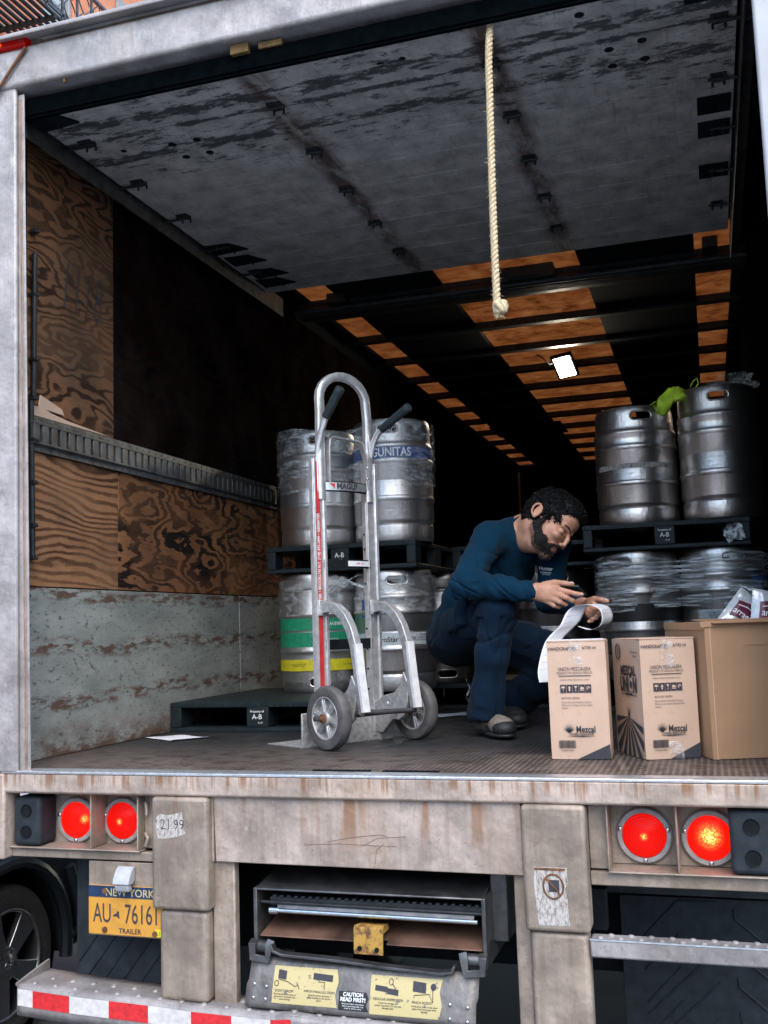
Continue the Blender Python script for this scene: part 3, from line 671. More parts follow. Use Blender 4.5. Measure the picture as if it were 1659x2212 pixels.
def tail_light(x, z, r, mat, y=.10):
    t_ = empty('tail_light', (x, y, z), parent=T)
    Mx = Matrix.Rotation(R(90), 4, 'X')
    m = MB(); m.lathe([(r*1.02, -.001), (r*1.02, .010), (r*.97, .014), (r*.82, .014), (r*.80, .010), (r*.80, -.001)], 48, Mx, close=True); m.build('bezel', 'bezel_grey', t_)
    m = MB(); m.lathe([(r*.80, .004), (r*.78, .016), (r*.6, .024), (r*.3, .030), (0, .032)], 48, Mx); m.build('lens', mat, t_)
    m = MB()
    for a in (15, 165, 270): c_ = Vector((r*.9*math.cos(R(a)), -.015, r*.9*math.sin(R(a)))); m.ball(c_, (.007, .004, .007), None, 10, 6)
    m.build('screw', 'chrome', t_); return t_
tail_light(.127, -.176, .074, 'lens_side'); tail_light(.307, -.174, .074, 'lens_dim')
tail_light(2.013, -.173, .0765, 'lens_dim'); tail_light(2.192, -.175, .0765, 'lens_lit')
def dock(x0, x1, z0, z1, y0, y1, sx):
    m = MB(); m.box(x0, x1, y0, y1, z0, z1)
    o = part(m, 'dock_bumper', 'rubber', .014, seg=4)
    xc = (x0+x1)/2
    for zz in (z0+.045, z1-.045):
        m = MB(); m.lathe([(.014, .0), (.021, .004), (.022, -.001)], 24, Matrix.Translation((xc, y0, zz)) @ Matrix.Rotation(R(90), 4, 'X')); m.cyl((xc, y0+.002, zz), (xc, y0-.002, zz), .017, seg=20); m.build('bolt_hole', 'black', o)
dock(-.062, .045, -.248, -.088, .0, .098, 1); dock(2.245, 2.36, -.252, -.08, .0, .098, 1)
# columns
m = MB(); m.box(.488, .688, -.035, .05, -.42, -.073); cl = part(m, 'column_cap', 'column', .012, seg=3)
m = MB(); m.box(.505, .675, -.02, .045, -.70, -.423); part(m, 'column', 'column', .016, seg=4)
m = MB(); m.box(1.680, 1.862, -.035, .05, -.42, -.073); part(m, 'column_cap', 'column', .012, seg=3)
m = MB(); m.box(1.690, 1.855, -.02, .045, -1.2, -.423); part(m, 'column', 'column', .016, seg=4)
m = MB(); m.prism([(.694, -.071), (1.676, -.071), (1.679, -.277), (.700, -.273)], 1, -.005, .02); part(m, 'apron', 'apron_metal', .003)
m = MB(); m.tube([(.690, -.002, -.075), (.690, -.002, -.27)], .005, 8); m.box(.677, .694, .0, .03, -.275, -.073); part(m, 'weld_bead', 'column')
m = MB(); m.box(.678, .755, .015, .05, -1.1, -.274); m.box(1.643, 1.688, .015, .05, -1.1, -.278); part(m, 'side_bar', 'column', .005)
# squiggle and scratches, worn rust spots on the apron
m = MB()
for pts in ([(1.08, -.20), (1.16, -.185), (1.25, -.175), (1.27, -.18)], [(1.19, -.21), (1.24, -.185), (1.33, -.178)], [(1.0, -.212), (1.12, -.205), (1.3, -.208)], [(1.23, -.26), (1.235, -.22), (1.26, -.20)]):
    m.tube([(x_, -.0055, z_) for x_, z_ in pts], .0006, 4)
part(m, 'scratch', 'rust')
# torn stickers
m = MB(); m.prism([(.503, -.140), (.52, -.125), (.55, -.128), (.60, -.118), (.604, -.16), (.611, -.185), (.58, -.195), (.545, -.20), (.515, -.203), (.507, -.18)], 1, -.0362, -.0352); st1 = part(m, 'torn_sticker', 'white_label'); st1.data.materials[0] = MT['decal_torn']
m = MB(); m.text('21.99', .045, FXZ(.565, -.0366, -.158), sx=.85, bold=-.01); m.build('price', 'ink', st1)
m = MB(); m.prism([(1.711, -.243), (1.806, -.243), (1.806, -.285), (1.797, -.30), (1.803, -.33), (1.806, -.40), (1.72, -.402), (1.716, -.36), (1.711, -.30)], 1, -.0362, -.0352); st2 = part(m, 'torn_sticker', 'decal_torn')
m = MB(); m.tube([(1.765+.028*math.cos(t), -.0366, -.295+.033*math.sin(t)) for t in [k*.2618 for k in range(24)]], .0028, 6, closed=True); m.tube([(1.745, -.0366, -.272), (1.785, -.0366, -.318)], .0028, 6); m.box(1.713, 1.80, -.0368, -.0363, -.252, -.245)
m.build('prohibition_mark', 'rust', st2); m = MB(); m.box(1.752, 1.782, -.0366, -.0363, -.31, -.277); m.build('symbol', 'ink', st2)
# plate panel, licence plate and its lamp
m = MB(); m.box(.236, .50, .0, .006, -.52, -.288); part(m, 'plate_bracket', 'column', .001)
m = MB(); m.box(.238, .543, -.006, -.002, -.516, -.361); pl = part(m, 'licence_plate', 'plate_y', .004)
m = MB(); m.box(.2395, .5415, -.0072, -.0062, -.3985, -.3625); m.build('top_band', 'navy', pl)
m = MB(); m.text('NEW YORK', .034, FXZ(.392, -.0078, -.383), sx=1.0, bold=.01); m.build('state_name', 'card_a', pl).data.materials[0] = MT['decal_y']
m = MB(); P = FXZ(0, -.0068, 0)
m.text('AU', .086, FXZ(.290, -.0068, -.451), sx=.58, bold=.003); m.text('76161', .086, FXZ(.436, -.0068, -.451), sx=.60, bold=.003, sp=1.0)
m.poly([P(*q) for q in ((.330, -.453), (.343, -.447), (.346, -.440), (.352, -.442), (.353, -.458), (.358, -.464), (.349, -.462), (.344, -.457), (.332, -.458))]); m.text('TRAILER', .022, FXZ(.392, -.0068, -.502), bold=.02)
m.build('number', 'ink', pl)
m = MB()
for x_, z_ in ((.300, -.379), (.484, -.381), (.300, -.500), (.484, -.504)): m.cyl((x_, -.011, z_), (x_, -.005, z_), .009, seg=14)
m.build('plate_bolt', 'rust', pl)
m = MB(); m.box(.484, .515, -.0078, -.0068, -.513, -.490); m.build('year_sticker', 'yellow_label', pl)
m = MB(); m.text('1', .018, FXZ(.499, -.0082, -.502)); m.build('year', 'ink', pl)
m = MB(); m.prism([(-.005, -.300), (-.012, -.296), (-.028, -.305), (-.045, -.330), (-.050, -.348), (-.020, -.352), (-.005, -.338)], 0, .352, .412); m.prism([(-.045, -.350), (-.02, -.352), (-.012, -.372), (-.036, -.372)], 0, .357, .407)
pl2 = part(m, 'plate_lamp', 'lamp_grey', .004)
m = MB(); m.cyl((.398, -.014, -.312), (.398, -.02, -.312), .006, seg=12); m.build('lamp_screw', 'dark_steel', pl2)
# mud flaps
def flap(x0, x1, z0, z1, y, ridges, nm='mud_flap'):
    m = MB(); m.box(x0, x1, y, y+.01, z0, z1)
    for p_, q_ in ridges: m.tube([(p_[0], y-.001, p_[1]), (q_[0], y-.001, q_[1])], .005, 4)
    return part(m, nm, 'rubber', .002)
flap(.095, .62, -1.2, -.30, .14, [((max(.105, .20+.07*i), -.80 if .20+.07*i > .105 else -.80+(.105-.20-.07*i)*1.27), (.42+.07*i, -.52)) for i in range(-3, 3)])
rd = []
for k in range(7):
    zz = -.50-.105*k; rd += [((1.955, zz-.10), (2.07, zz+.02)), ((2.07, zz+.02), (2.19, zz+.02)) if k == 0 else ((2.19, zz-.02), (1.955, zz-.24)), ((2.245, zz), (2.245, zz-.03)), ((2.245, zz-.03), (2.45, zz-.20))]
flap(1.883, 2.5, -1.45, -.47, .6, rd)
m = MB(); m.box(1.78, 2.55, .58, .62, -.46, -.42); m.box(1.80, 1.85, .5, .55, -.56, -.43); part(m, 'flap_hanger', 'dark_steel', .002)
# lift gate stowed under the apron
lg = empty('lift_gate', (0, 0, 0), parent=T)
def lpart(mb, nm, mt, bev=0, **k): return mb.build(nm, mt, lg, True, bev, **k)
m = MB(); m.box(.815, .828, .02, .55, -.548, -.352); m.box(1.542, 1.555, .02, .55, -.552, -.352)
m.prism([(.02, -.360), (.02, -.353), (.33, -.300), (.33, -.308)], 0, .822, 1.548); m.box(.79, .85, .30, .34, -.50, -.28); m.box(1.55, 1.60, .12, .34, -.50, -.28)
lpart(m, 'gate_frame', 'steel', .003)
m = MB(); m.box(.828, 1.542, .33, .36, -.56, -.32); lpart(m, 'gate_back', 'black')
m = MB(); m.tube([(.83, .045, -.400), (1.54, .045, -.403)], .005, 8); m.box(.86, 1.54, .05, .25, -.41, -.385)
for i in range(28): m.box(.87+i*.024, .882+i*.024, .045, .06, -.385, -.378)
lpart(m, 'platform', 'dark_steel', .001)
m = MB(); m.prism([(.04, -.420), (.05, -.402), (.10, -.396), (.10, -.42)], 0, .885, 1.515); lpart(m, 'roller_cover', 'steel', .001); m = MB(); m.tube([(.875, .044, -.424), (1.525, .044, -.426)], .0075, 14); m.cyl((.862, .044, -.424), (.89, .044, -.424), .012, seg=14); lpart(m, 'roller', 'chrome')
m = MB(); m.prism([(.03, -.500), (.032, -.496), (.30, -.440), (.30, -.446)], 0, .832, 1.14); m.prism([(.03, -.504), (.032, -.500), (.30, -.444), (.30, -.450)], 0, 1.245, 1.54)
m.prism([(.06, -.50), (.066, -.494), (.30, -.45), (.30, -.455)], 0, 1.14, 1.245); lpart(m, 'lower_tray', 'tray_rust', .001)
m = MB(); m.prism([(.012, -.452), (.022, -.448), (.08, -.455), (.08, -.47), (.022, -.470), (.016, -.530), (.008, -.528)], 0, 1.148, 1.240); yl = lpart(m, 'latch_plate', 'yellow_rusty', .002)
m = MB(); m.cyl((1.168, .004, -.510), (1.168, .012, -.510), .007, seg=12); m.cyl((1.222, .004, -.512), (1.222, .012, -.512), .007, seg=12); m.build('latch_hole', 'black', yl)
m = MB()
for x_ in (.848, 1.512): m.cyl((x_-.018, .025, -.528), (x_+.022, .025, -.528), .018, seg=20)
lpart(m, 'hinge_roller', 'steel')
m = MB()
for x_, s_ in ((.82, 1), (1.545, -1)):
    m.tube([(x_, .02, -.51), (x_, .0, -.515), (x_, .0, -.555), (x_+s_*.05, .0, -.560), (x_+s_*.055, .0, -.52), (x_+s_*.06, .01, -.505)], 1, prof=[(-.006, -.012), (.006, -.012), (.006, .012), (-.006, .012)])
lpart(m, 'hinge_bracket', 'steel', .001)
m = MB(); m.tube([(.885, .0, -.512), (.892, .0, -.530), (.92, .002, -.540), (1.10, .004, -.546), (1.25, .004, -.556), (1.42, .002, -.562), (1.455, .0, -.555), (1.462, .0, -.538)], 1, prof=[(-.004, -.014), (.004, -.014), (.004, .014), (-.004, .014)]); lpart(m, 'pull_handle', 'steel', .001)
def flp(u, v): # sloping apron plate; u along x, v 0 top..1 bottom
    x_ = .812+(1.530-.812)*u+(.0 if v < .5 else -.006); z_ = -.556-.006*u-.135*v
    return Vector((x_, .02-.035*math.sin(v*math.pi*.5)-.012*v, z_))
m = MB(); m.grid(lambda u, v: flp(u, v), 24, 10); fp = lpart(m, 'flap_plate', 'flap_steel', 0, solid=.006)
def on_flap(x_, z_, off=.0045): v = (-.556-.006*((x_-.812)/.718)-z_)/.135; return Vector((x_, .02-.035*math.sin(min(max(v, 0), 1)*math.pi*.5)-.012*v-off, z_))
def decal(x0, x1, z0, z1, mt, nm='warning_decal', n=7):
    m = MB(); m.grid(lambda u, v: on_flap(x0+(x1-x0)*u+.004*math.sin(v*9+x0*30)*(u > .9), z0+(z1-z0)*v, .0045), n, n); return m.build(nm, mt, fp)
d1 = decal(.893, 1.100, -.674, -.576, 'decal_y'); d2 = decal(1.108, 1.198, -.678, -.628, 'black_label'); d3 = decal(1.205, 1.420, -.682, -.582, 'decal_y')
m = MB(); F = lambda xc, zc: (lambda u, v: on_flap(xc+u, zc+v, .0052))
for t_, x_, z_, s_ in (("DON'T DROP!", .932, -.640, .0095), ('Place hands on the ramp on\nthe ground. Dropping may\ncause damage', .935, -.655, .0065), ('APRON PARALLELS DECK!', 1.045, -.636, .0085), ('Read the apron operation\ndecal. Resting on the carrier\napron', 1.045, -.652, .0065), ('REGULAR INSPECTION', 1.262, -.641, .009), ('Check for damage and\nproper operation. Do not with\ndamaged gate.', 1.262, -.657, .0065), ('PINCH POINT!', 1.365, -.643, .0095), ('Avoid pinch point at the inner\nedge of the ramp gate when\nclosing.', 1.372, -.659, .0065)): m.text(t_, s_, F(x_, z_), bold=.015)
for x0, x1, z0, z1 in ((.908, .935, -.608, -.585), (1.022, 1.085, -.605, -.588), (1.22, 1.258, -.620, -.606), (1.335, 1.375, -.616, -.590), (1.258, 1.292, -.627, -.612)):
    m.poly([on_flap(x0, z0, .0052), on_flap(x1, z0-.003, .0052), on_flap(x1, z1-.003, .0052), on_flap(x0, z1, .0052)])
for pts in ([(.91, -.61), (.94, -.615), (.965, -.626), (.975, -.622), (.97, -.615), (.98, -.632)], [(1.272, -.60), (1.28, -.61), (1.285, -.618)], [(1.04, -.61), (1.06, -.61), (1.06, -.628)], [(1.395, -.600), (1.397, -.64), (1.385, -.62), (1.34, -.625), (1.34, -.632)]):
    m.tube([on_flap(a_, b_, .0056) for a_, b_ in pts], .0011, 5)
m.tube([on_flap(.905+.007*math.cos(t), -.621+.007*math.sin(t), .0056) for t in [k*.52 for k in range(12)]], .001, 5, closed=True)
m.tube([on_flap(1.268+.006*math.cos(t), -.596+.008*math.sin(t), .0056) for t in [k*.52 for k in range(12)]], .001, 5, closed=True)
m.poly([on_flap(1.397+.009*math.cos(t), -.602+.009*math.sin(t), .0052) for t in [k*.52 for k in range(12)]])
m.build('decal_print', 'ink', fp)
m = MB(); m.text('CAUTION', .014, F(1.153, -.636), bold=.03); m.text('READ FIRST!', .0145, F(1.153, -.649), bold=.03); m.text('Failure to follow instructions\nbefore operating safely may\nresult in serious injury', .006, F(1.153, -.666)); m.build('decal_print', 'wprint', fp)
m = MB()
for x_, z_ in ((.832, -.628), (.872, -.632), (.832, -.664), (.872, -.666), (1.448, -.642), (1.500, -.646), (1.448, -.678), (1.500, -.682)): m.ball(on_flap(x_, z_, .005), (.006, .004, .006), None, 10, 6)
m.build('rivet', 'chrome', fp)
# rear bumper with dimpled step and reflective tape
def bz(x_): # the bar droops and is kinked past the middle
    return -.679-.024*min(1, max(0, x_/.62))-.002*math.sin(x_*9)+(.010*math.exp(-((x_-.97)/.05)**2))
def by(x_): return -.05-.012*math.exp(-((x_-.97)/.06)**2)
xs = [-.037+1.42*i/70 for i in range(71)]
m = MB()
m.grid(lambda u, v: Vector((-.001+1.40*u, by(-.001+1.40*u)+(.165-.05*u)*(1-v), bz(-.001+1.40*u))), 71, 5)
m.grid(lambda u, v: Vector((-.001+1.40*u, by(-.001+1.40*u), bz(-.001+1.40*u)-.092*v)), 71, 5)
m.grid(lambda u, v: Vector((-.001+1.40*u, by(-.001+1.40*u)+.12*v, bz(-.001+1.40*u)-.092)), 71, 2)
m.prism([(-.05, -.680), (.12, -.680), (.12, -.650), (.08, -.655), (-.05, -.674)], 0, -.006, .0)
bo = part(m, 'rear_bumper', 'bumper_metal', 0, solid=.004)
m = MB()
for i in range(17):
    x_ = .045+i*.077
    for q, yy in enumerate((.030, .085)):
        xx = x_+q*.03; m.lathe([(.011, 0), (.008, .0045), (.004, .0055), (.0035, .003)], 12, Matrix.Translation((xx, yy+by(xx), bz(xx)+.002)))
m.build('grip_dimple', 'bumper_metal', bo)
tapes = [(.003, .060, 0), (.060, .198, 1), (.198, .343, 0), (.343, .484, 1), (.484, .633, 0), (.633, .77, 1), (.77, .90, 0), (.90, .97, 1)]
for x0, x1, r_ in tapes:
    m = MB(); m.grid(lambda u, v: Vector((x0+(x1-x0)*u, by(x0+(x1-x0)*u)-.0035, bz(x0+(x1-x0)*u)-.010-.052*v)), 8, 3)
    m.build('tape_strip', 'red_tape' if r_ else 'white_tape', bo)
m = MB(); m.box(1.857, 2.62, -.024, .036, -.485, -.435); bs = part(m, 'step_bar', 'bumper_metal', .006)
m = MB(); m.box(1.857, 2.62, -.0262, -.022, -.4375, -.4335); m.build('worn_edge', 'edge', bs)
m = MB()
for i in range(14):
    for q, yy in enumerate((-.008, .018)): m.lathe([(.010, 0), (.007, .004), (.0035, .005), (.003, .002)], 12, Matrix.Translation((1.885+i*.055+q*.027, yy, -.4345)))
m.build('grip_dimple', 'bumper_metal', bs)
# chassis under the deck
m = MB(); m.box(.62, .72, .35, 9.5, -.6, -.06); m.box(1.7, 1.8, .35, 9.5, -.6, -.06)
for i in range(20): m.box(-.14, 2.6, .3+i*.45, .36+i*.45, -.17, -.052)
m.box(-.2, 2.65, .7, .75, -.75, -.20); part(m, 'chassis', 'black')
for x_ in (.1, 2.15):
    for y_ in (1.7, 3.0):
        we = empty('trailer_wheel', (x_, y_, GZ+.5), parent=T)
        My = Matrix.Rotation(R(90), 4, 'Y')
        m = MB(); m.lathe([(.29, -.26), (.46, -.28), (.5, -.24), (.5, .24), (.46, .28), (.29, .26)], 40, My, close=True); m.build('tyre', 'tyre', we, True, .01)
        m = MB(); m.lathe([(.29, -.2), (.28, -.05), (.12, -.03), (0, -.03)], 32, My); m.build('rim', 'dark_steel', we)

# ================================================================== PALLETS
def make_pallet(wd=.80, dp=.86, h=.131):
    """origin at the front left bottom corner"""
    p = empty('plastic_pallet')
    m = MB(); m.box(0, wd, 0, dp, h-.022, h)
    for i in range(27): m.box(.01+i*(wd-.02)/27, .018+i*(wd-.02)/27, -.003, .0, h-.016, h-.004)
    m.build('deck', 'plastic', p, True, .003)
    m = MB(); e = .038
    for (x0, x1) in ((0, e+.012), (wd/2-.05, wd/2+.05), (wd-e-.012, wd)):
        for (y0, y1) in ((0, .10), (dp/2-.06, dp/2+.06), (dp-.10, dp)): m.box(x0+.001, x1-.001, y0+.001, y1, .02, h-.022)
    m.build('block', 'plastic', p, True, .004)
    m = MB(); m.box(0, wd, 0, .09, 0, .02); m.box(0, wd, dp-.09, dp, 0, .02); m.box(0, .09, .09, dp-.09, 0, .02); m.box(wd-.09, wd, .09, dp-.09, 0, .02); m.box(wd/2-.05, wd/2+.05, .09, dp-.09, 0, .02)
    m.build('base_frame', 'plastic', p, True, .003)
    m = MB(); m.box(.06, wd-.06, dp*.55, dp*.57, .021, h-.023); m.build('inner_web', 'black', p)
    return p
pal0 = make_pallet()
for c_ in list(pal0.children):
    bake(c_)
    if c_.name.startswith('block'): explode(c_)
def pallet(x, y, z, label, text=None, sx=1.0, sz=1.0, rz=0, sy=1.0):
    p = copy_tree(pal0)
    p.location = (x, y, z); p.scale = (sx, sy, sz); p.rotation_euler = (0, 0, rz); tag(p, label, 'pallet', 'black plastic keg pallets in the trailer')
    if text:
        m = MB()
        for t_, s_, u, v in text: m.text(t_, s_, FXZ(.40+u, -.0015, .066+v), sx=.95, bold=.012)
        m.build('stencil', 'wprint', p)
    return p
AB = [('Property of', .014, 0, .024), ('A-B', .030, 0, .0), ('R-19', .011, .014, -.026)]
pallet(-.137, 1.20, 0, 'black pallet lying on the deck below the two-high kegs, nearest the left wall', AB, 1.07, 1, R(1), 1.17)
pallet(.115, 1.735, .728, 'black pallet sandwiched between lower and upper kegs behind the hand truck', [('A-B', .034, 0, .008), ('INC', .018, 0, -.018)], .98, 1.0, 0, 1.0)
pallet(.68, 2.33, 0, 'black pallet on the deck in the dark just left of the crouching man', None, 1, 1.0)
pallet(.93, 2.34, .728, 'black pallet in shadow on top of the dark kegs behind the man', None, 1, 1.0)
pallet(1.655, 2.10, 0, 'black pallet on the deck under the right-hand kegs, behind the cartons', None, .98, 1.41, 0, 1.0)
pallet(1.655, 2.10, .776, 'black pallet carrying the two top kegs beside the man\'s head', AB, .98, 1.0, 0, 1.0)

# ================================================================== KEGS
KH = .59
def keg_profile():
    pr = [(0, .03), (.12, .028), (.168, .045), (.180, .02), (.182, .004), (.186, .0), (.192, .003), (.196, .012), (.1975, .03), (.1975, .072), (.1965, .078), (.1925, .084), (.194, .090), (.2000, .098), (.2015, .106)]
    for z in (.205, .385):
        pr += [(.2015, z-.016), (.2035, z-.011), (.2065, z-.005), (.2065, z+.005), (.2035, z+.011), (.2015, z+.016)]
        if z < .3: pr += [(.2015, .284), (.2000, .288), (.1998, .292), (.2015, .296)]
    pr += [(.2015, .448), (.2045, .453), (.2045, .462), (.2000, .470), (.1965, .476), (.1955, .490), (.1945, .535), (.1935, .562), (.190, .580), (.186, .588), (.181, .590), (.178, .586), (.177, .575), (.178, .505), (.15, .512), (.06, .53), (.035, .532), (.034, .548), (0, .548)]
    return pr
def stadium(w_, h_, n=10):
    r = h_/2; a = w_/2-r
    return [(a+r*math.cos(t), r*math.sin(t)) for t in [-math.pi/2+math.pi*i/n for i in range(n+1)]]+[(-a+r*math.cos(t), r*math.sin(t)) for t in [math.pi/2+math.pi*i/n for i in range(n+1)]]
def make_keg(mat, holes=(0, 180)):
    k = empty('beer_keg')
    m = MB(); m.lathe(keg_profile(), 96); body = m.build('shell', mat, k, True)
    c = MB()
    for a in holes: c.prism([(p[0], p[1]+.538) for p in stadium(.105, .042)], 1, -.24, -.14, Matrix.Rotation(R(a), 4, 'Z'))
    cut = c.build('cut', mat, None, False)
    b_ = body.modifiers.new('c', 'BOOLEAN'); b_.object = cut; b_.operation = 'DIFFERENCE'; b_.solver = 'EXACT'
    bake(body); bpy.data.objects.remove(cut)
    body.data.set_sharp_from_angle(angle=R(35))
    m = MB()
    for a in [h_-90 for h_ in holes]:
        pts = []
        for p in stadium(.105, .042, 12):
            th = R(a)+p[0]/.194; rr = .1955; pts.append((rr*math.cos(th), rr*math.sin(th), .538+p[1]))
        m.tube(pts, .0042, 8, closed=True)
    m.build('handle_rim', mat, k)
    return k
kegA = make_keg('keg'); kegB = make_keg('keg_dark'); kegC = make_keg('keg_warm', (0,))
_ku = {}
GK = 'steel beer kegs stacked on pallets'
def keg(x, y, z, label, src=kegA, rz=0, flip=False, sxy=1.0, sz=1.0):
    k = copy_tree(src)
    k.location = (x, y, z+(KH*sz if flip else 0)); k.rotation_euler = (math.pi if flip else 0, 0, R(rz)); k.scale = (sxy, sxy, sz)
    tag(k, label, 'keg', GK); k['_f'] = flip; return k
def cylw(k, r, phi, z, flip=None):
    """writing wrapped round keg k: phi is the world bearing it faces; upside-down kegs carry inverted words"""
    f = k['_f']; rz = k.rotation_euler[2]
    def fn(u, v):
        if f:   # local frame is turned over: world bearing -> local bearing
            a = -(R(phi)-rz)
            return Vector((r*math.cos(a+u/r), r*math.sin(a+u/r), KH-z+v))
        a = R(phi)-rz
        return Vector((r*math.cos(a+u/r), r*math.sin(a+u/r), z+v))
    return fn
def band(k, z0, z1, mt, name='label_band', r=.2030, a0=0, a1=360):
    m = MB(); f = k['_f']; rz = math.degrees(k.rotation_euler[2])
    if f: z0, z1 = KH-z1, KH-z0; a0, a1 = -(a1-rz), -(a0-rz)
    else: a0 -= rz; a1 -= rz
    n = max(6, int((a1-a0)/5))
    m.grid(lambda u, v: Vector((r*math.cos(R(a0+(a1-a0)*u)), r*math.sin(R(a0+(a1-a0)*u)), z0+(z1-z0)*v)), n, 2)
    return m.build(name, mt, k)
def words_on(k, items, mt='ink', name='lettering'):
    m = MB()
    for t_, s_, r, phi, z, sx, bold in items: m.text(t_, s_, cylw(k, r, phi, z), sx=sx, bold=bold)
    return m.build(name, mt, k)
PZ = .131; UZ = .859
k = keg(.310, 1.95, PZ, 'keg with green and yellow bands at the bottom left of the left stack', kegA, 200, True)
band(k, .308, .368, 'green_label', r=.2034); band(k, .226, .298, 'green_label', r=.2032); band(k, .108, .164, 'yellow_label', r=.2050)
words_on(k, [('BREWERY', .024, .2040, -52, .340, 1, .01), ('BOULEVARD', .016, .2034, -55, .26, 1, .01)], 'wprint')
words_on(k, [('www.brewing.com\nBREWING COMPANY', .0105, .2056, -102, .136, .9, .0), ('BOULEVARD\nKANSAS CITY', .0105, .2056, -62, .136, .9, .0), ('BREWING CO', .012, .2056, -25, .136, .9, .0)])
words_on(k, [('BREWING CO', .030, .1978, -62, .045, 1.1, -.02), ('BOULEVARD', .030, .1978, -10, .045, 1.1, -.02), ('BREWING', .03, .1978, -118, .045, 1.1, -.02)], 'keg_dark', 'stamp')
k = keg(.716, 1.95, PZ, 'keg with big blue letter and white sticker band, behind the hand truck', kegA, 22)
band(k, .225, .283, 'white_label', r=.2031)
words_on(k, [('M', .12, .2032, -112, .40, 1.1, .03), ('M', .12, .2032, 30, .40, 1.1, .03)], 'blue_print')
words_on(k, [('MicroStar', .034, .2037, -88, .25, 1, .02), ('Micro', .034, .2037, -55, .258, 1, .02), ('PROVIDING\nQUALITY KEGS\nTO THE INDUSTRY', .0125, .2037, -28, .258, 1, .02), ('Micro', .03, .2037, -8, .255, 1, .02)])
k = keg(.325, 1.95, UZ, 'upper left keg without a label band, wrapped in clear film', kegA, 22)
words_on(k, [('BREWING', .03, .1962, -110, .535, 1.1, -.02), ('PROPERTY', .03, .1962, -50, .535, 1.1, -.02)], 'keg_dark', 'stamp')
k = keg(.735, 1.94, UZ, 'upper keg with a blue band lettered in white, right of the hand truck frame', kegA, 190, False, 1.0, 1.04)
band(k, .395, .452, 'blue_label', r=.2034); words_on(k, [('LAGUNITAS', .060, .2040, -83, .422, .82, .02)], 'wprint'); words_on(k, [('LAGUNITAS', .034, .1962, -58, .53, 1.1, -.02)], 'keg_dark', 'stamp')
keg(.115, 2.385, UZ, 'upper keg in the second row, nearest the left wall', kegB, 40)
keg(.545, 2.385, UZ, 'upper keg mostly hidden behind the blue-banded keg', kegB, 70)
keg(.285, 2.42, PZ, 'lower keg mostly hidden behind the green-banded keg', kegB, 10)
k = keg(.800, 2.555, PZ, 'dark upside-down keg between the left stack and the man', kegB, 22, True); band(k, .23, .285, 'white_label', a0=-120, a1=-60); 
keg(1.42, 2.56, PZ, 'dark lower keg hidden behind the crouching man', kegB, 20)
ZB = .185
k = keg(1.895, 2.315, ZB, 'right stack lower keg with a wide black band, under stretched film', kegA, -20)
band(k, .245, .33, 'black_label', r=.2032)
k = keg(2.305, 2.315, ZB, 'lower keg in the right corner with pale stickers, behind the big carton', kegA, 15)
band(k, .235, .292, 'white_label', 'sticker', .2032, -128, -88); band(k, .235, .292, 'white_label', 'sticker', .2032, -78, -35); band(k, .16, .195, 'blue_label', 'sticker', .2032, -126, -96); band(k, .16, .195, 'blue_label', 'sticker', .2032, -84, -40)
words_on(k, [('MicroStar', .03, .2038, -62, .268, 1, .02), ('PROPERTY OF\nMICROSTAR\nKEG MGMT', .011, .2038, -104, .264, 1, .02)]); words_on(k, [('M', .12, .2033, -38, .42, 1.1, .03)], 'blue_print')
k = keg(1.920, 2.32, .907, 'top right keg stamped with numbers, left of the taller one', kegC, 14)
words_on(k, [('211192', .036, .1965, -118, .535, 1.1, -.022)], 'keg', 'stamp'); band(k, .275, .300, 'decal_torn', 'torn_label', .2031, -150, -30)
keg(2.328, 2.27, .907, 'tallest keg, top right against the wall, with a bright handle slot', kegC, 2, False, .955, 1.10)
keg(1.90, 2.74, .907, 'top keg in the second row of the right stack', kegB, 50); keg(2.32, 2.74, ZB, 'lower keg behind the pale-stickered one in the right corner', kegB, 50); keg(1.89, 2.74, ZB, 'lower keg behind the black-banded one', kegB, 50)

# ================================================================== STRETCH FILM
def hull(cx, r, x0, x1, y, z0, z1, sag, n=110, nv=40, seed=0, a0=-200, a1=20, fold=.006):
    """film pulled round two kegs: arc at the left keg, flat run, arc at the right keg"""
    pts = []
    for i in range(n):
        t = i/(n-1); L1 = math.pi*r*.75; L2 = x1-x0; tot = 2*L1+L2; s_ = t*tot
        if s_ < L1: a = R(-225)+s_/r*1.0; pts.append((x0+r*math.cos(a), y+r*math.sin(a)))
        elif s_ < L1+L2: pts.append((x0+(s_-L1), y-r))
        else: a = R(-90)+(s_-L1-L2)/r; pts.append((x1+r*math.cos(a), y+r*math.sin(a)))
    def fn(u, v):
        i = min(n-1, int(round(u*(n-1)))); px, py = pts[i]
        zz = z0+(z1-z0)*v; d = mnoise.noise(Vector((px*3+seed, zz*22, seed)))*fold+mnoise.noise(Vector((px*9, zz*60, seed+4)))*fold*.5
        mid = max(0, 1-abs((px-(x0+x1)/2)/((x1-x0)/2+.05)))
        nx, ny = px-(x0 if px < x0 else x1 if px > x1 else px), py-y
        l = math.hypot(nx, ny) or 1
        wz = zz+sag*mid*(v-.5)*-1+.01*mnoise.noise(Vector((px*7, v*3, seed)))
        return Vector((px+nx/l*(d+.004), py+ny/l*(d+.004)+mid*.05, wz))
    return fn
def film(name, mt, label, *a, **k):
    m = MB(); m.grid(hull(*a, **k), 110, 40); o = m.build(name, mt, None, True, ang=180); return tag(o, label, 'plastic film', 'clear stretch film round the kegs')
film('stretch_film', 'film', 'clear film with bright streaks stretched across the lower right kegs', 0, .209, 1.895, 2.305, 2.315, ZB+.29, ZB+.565, .05, seed=2)
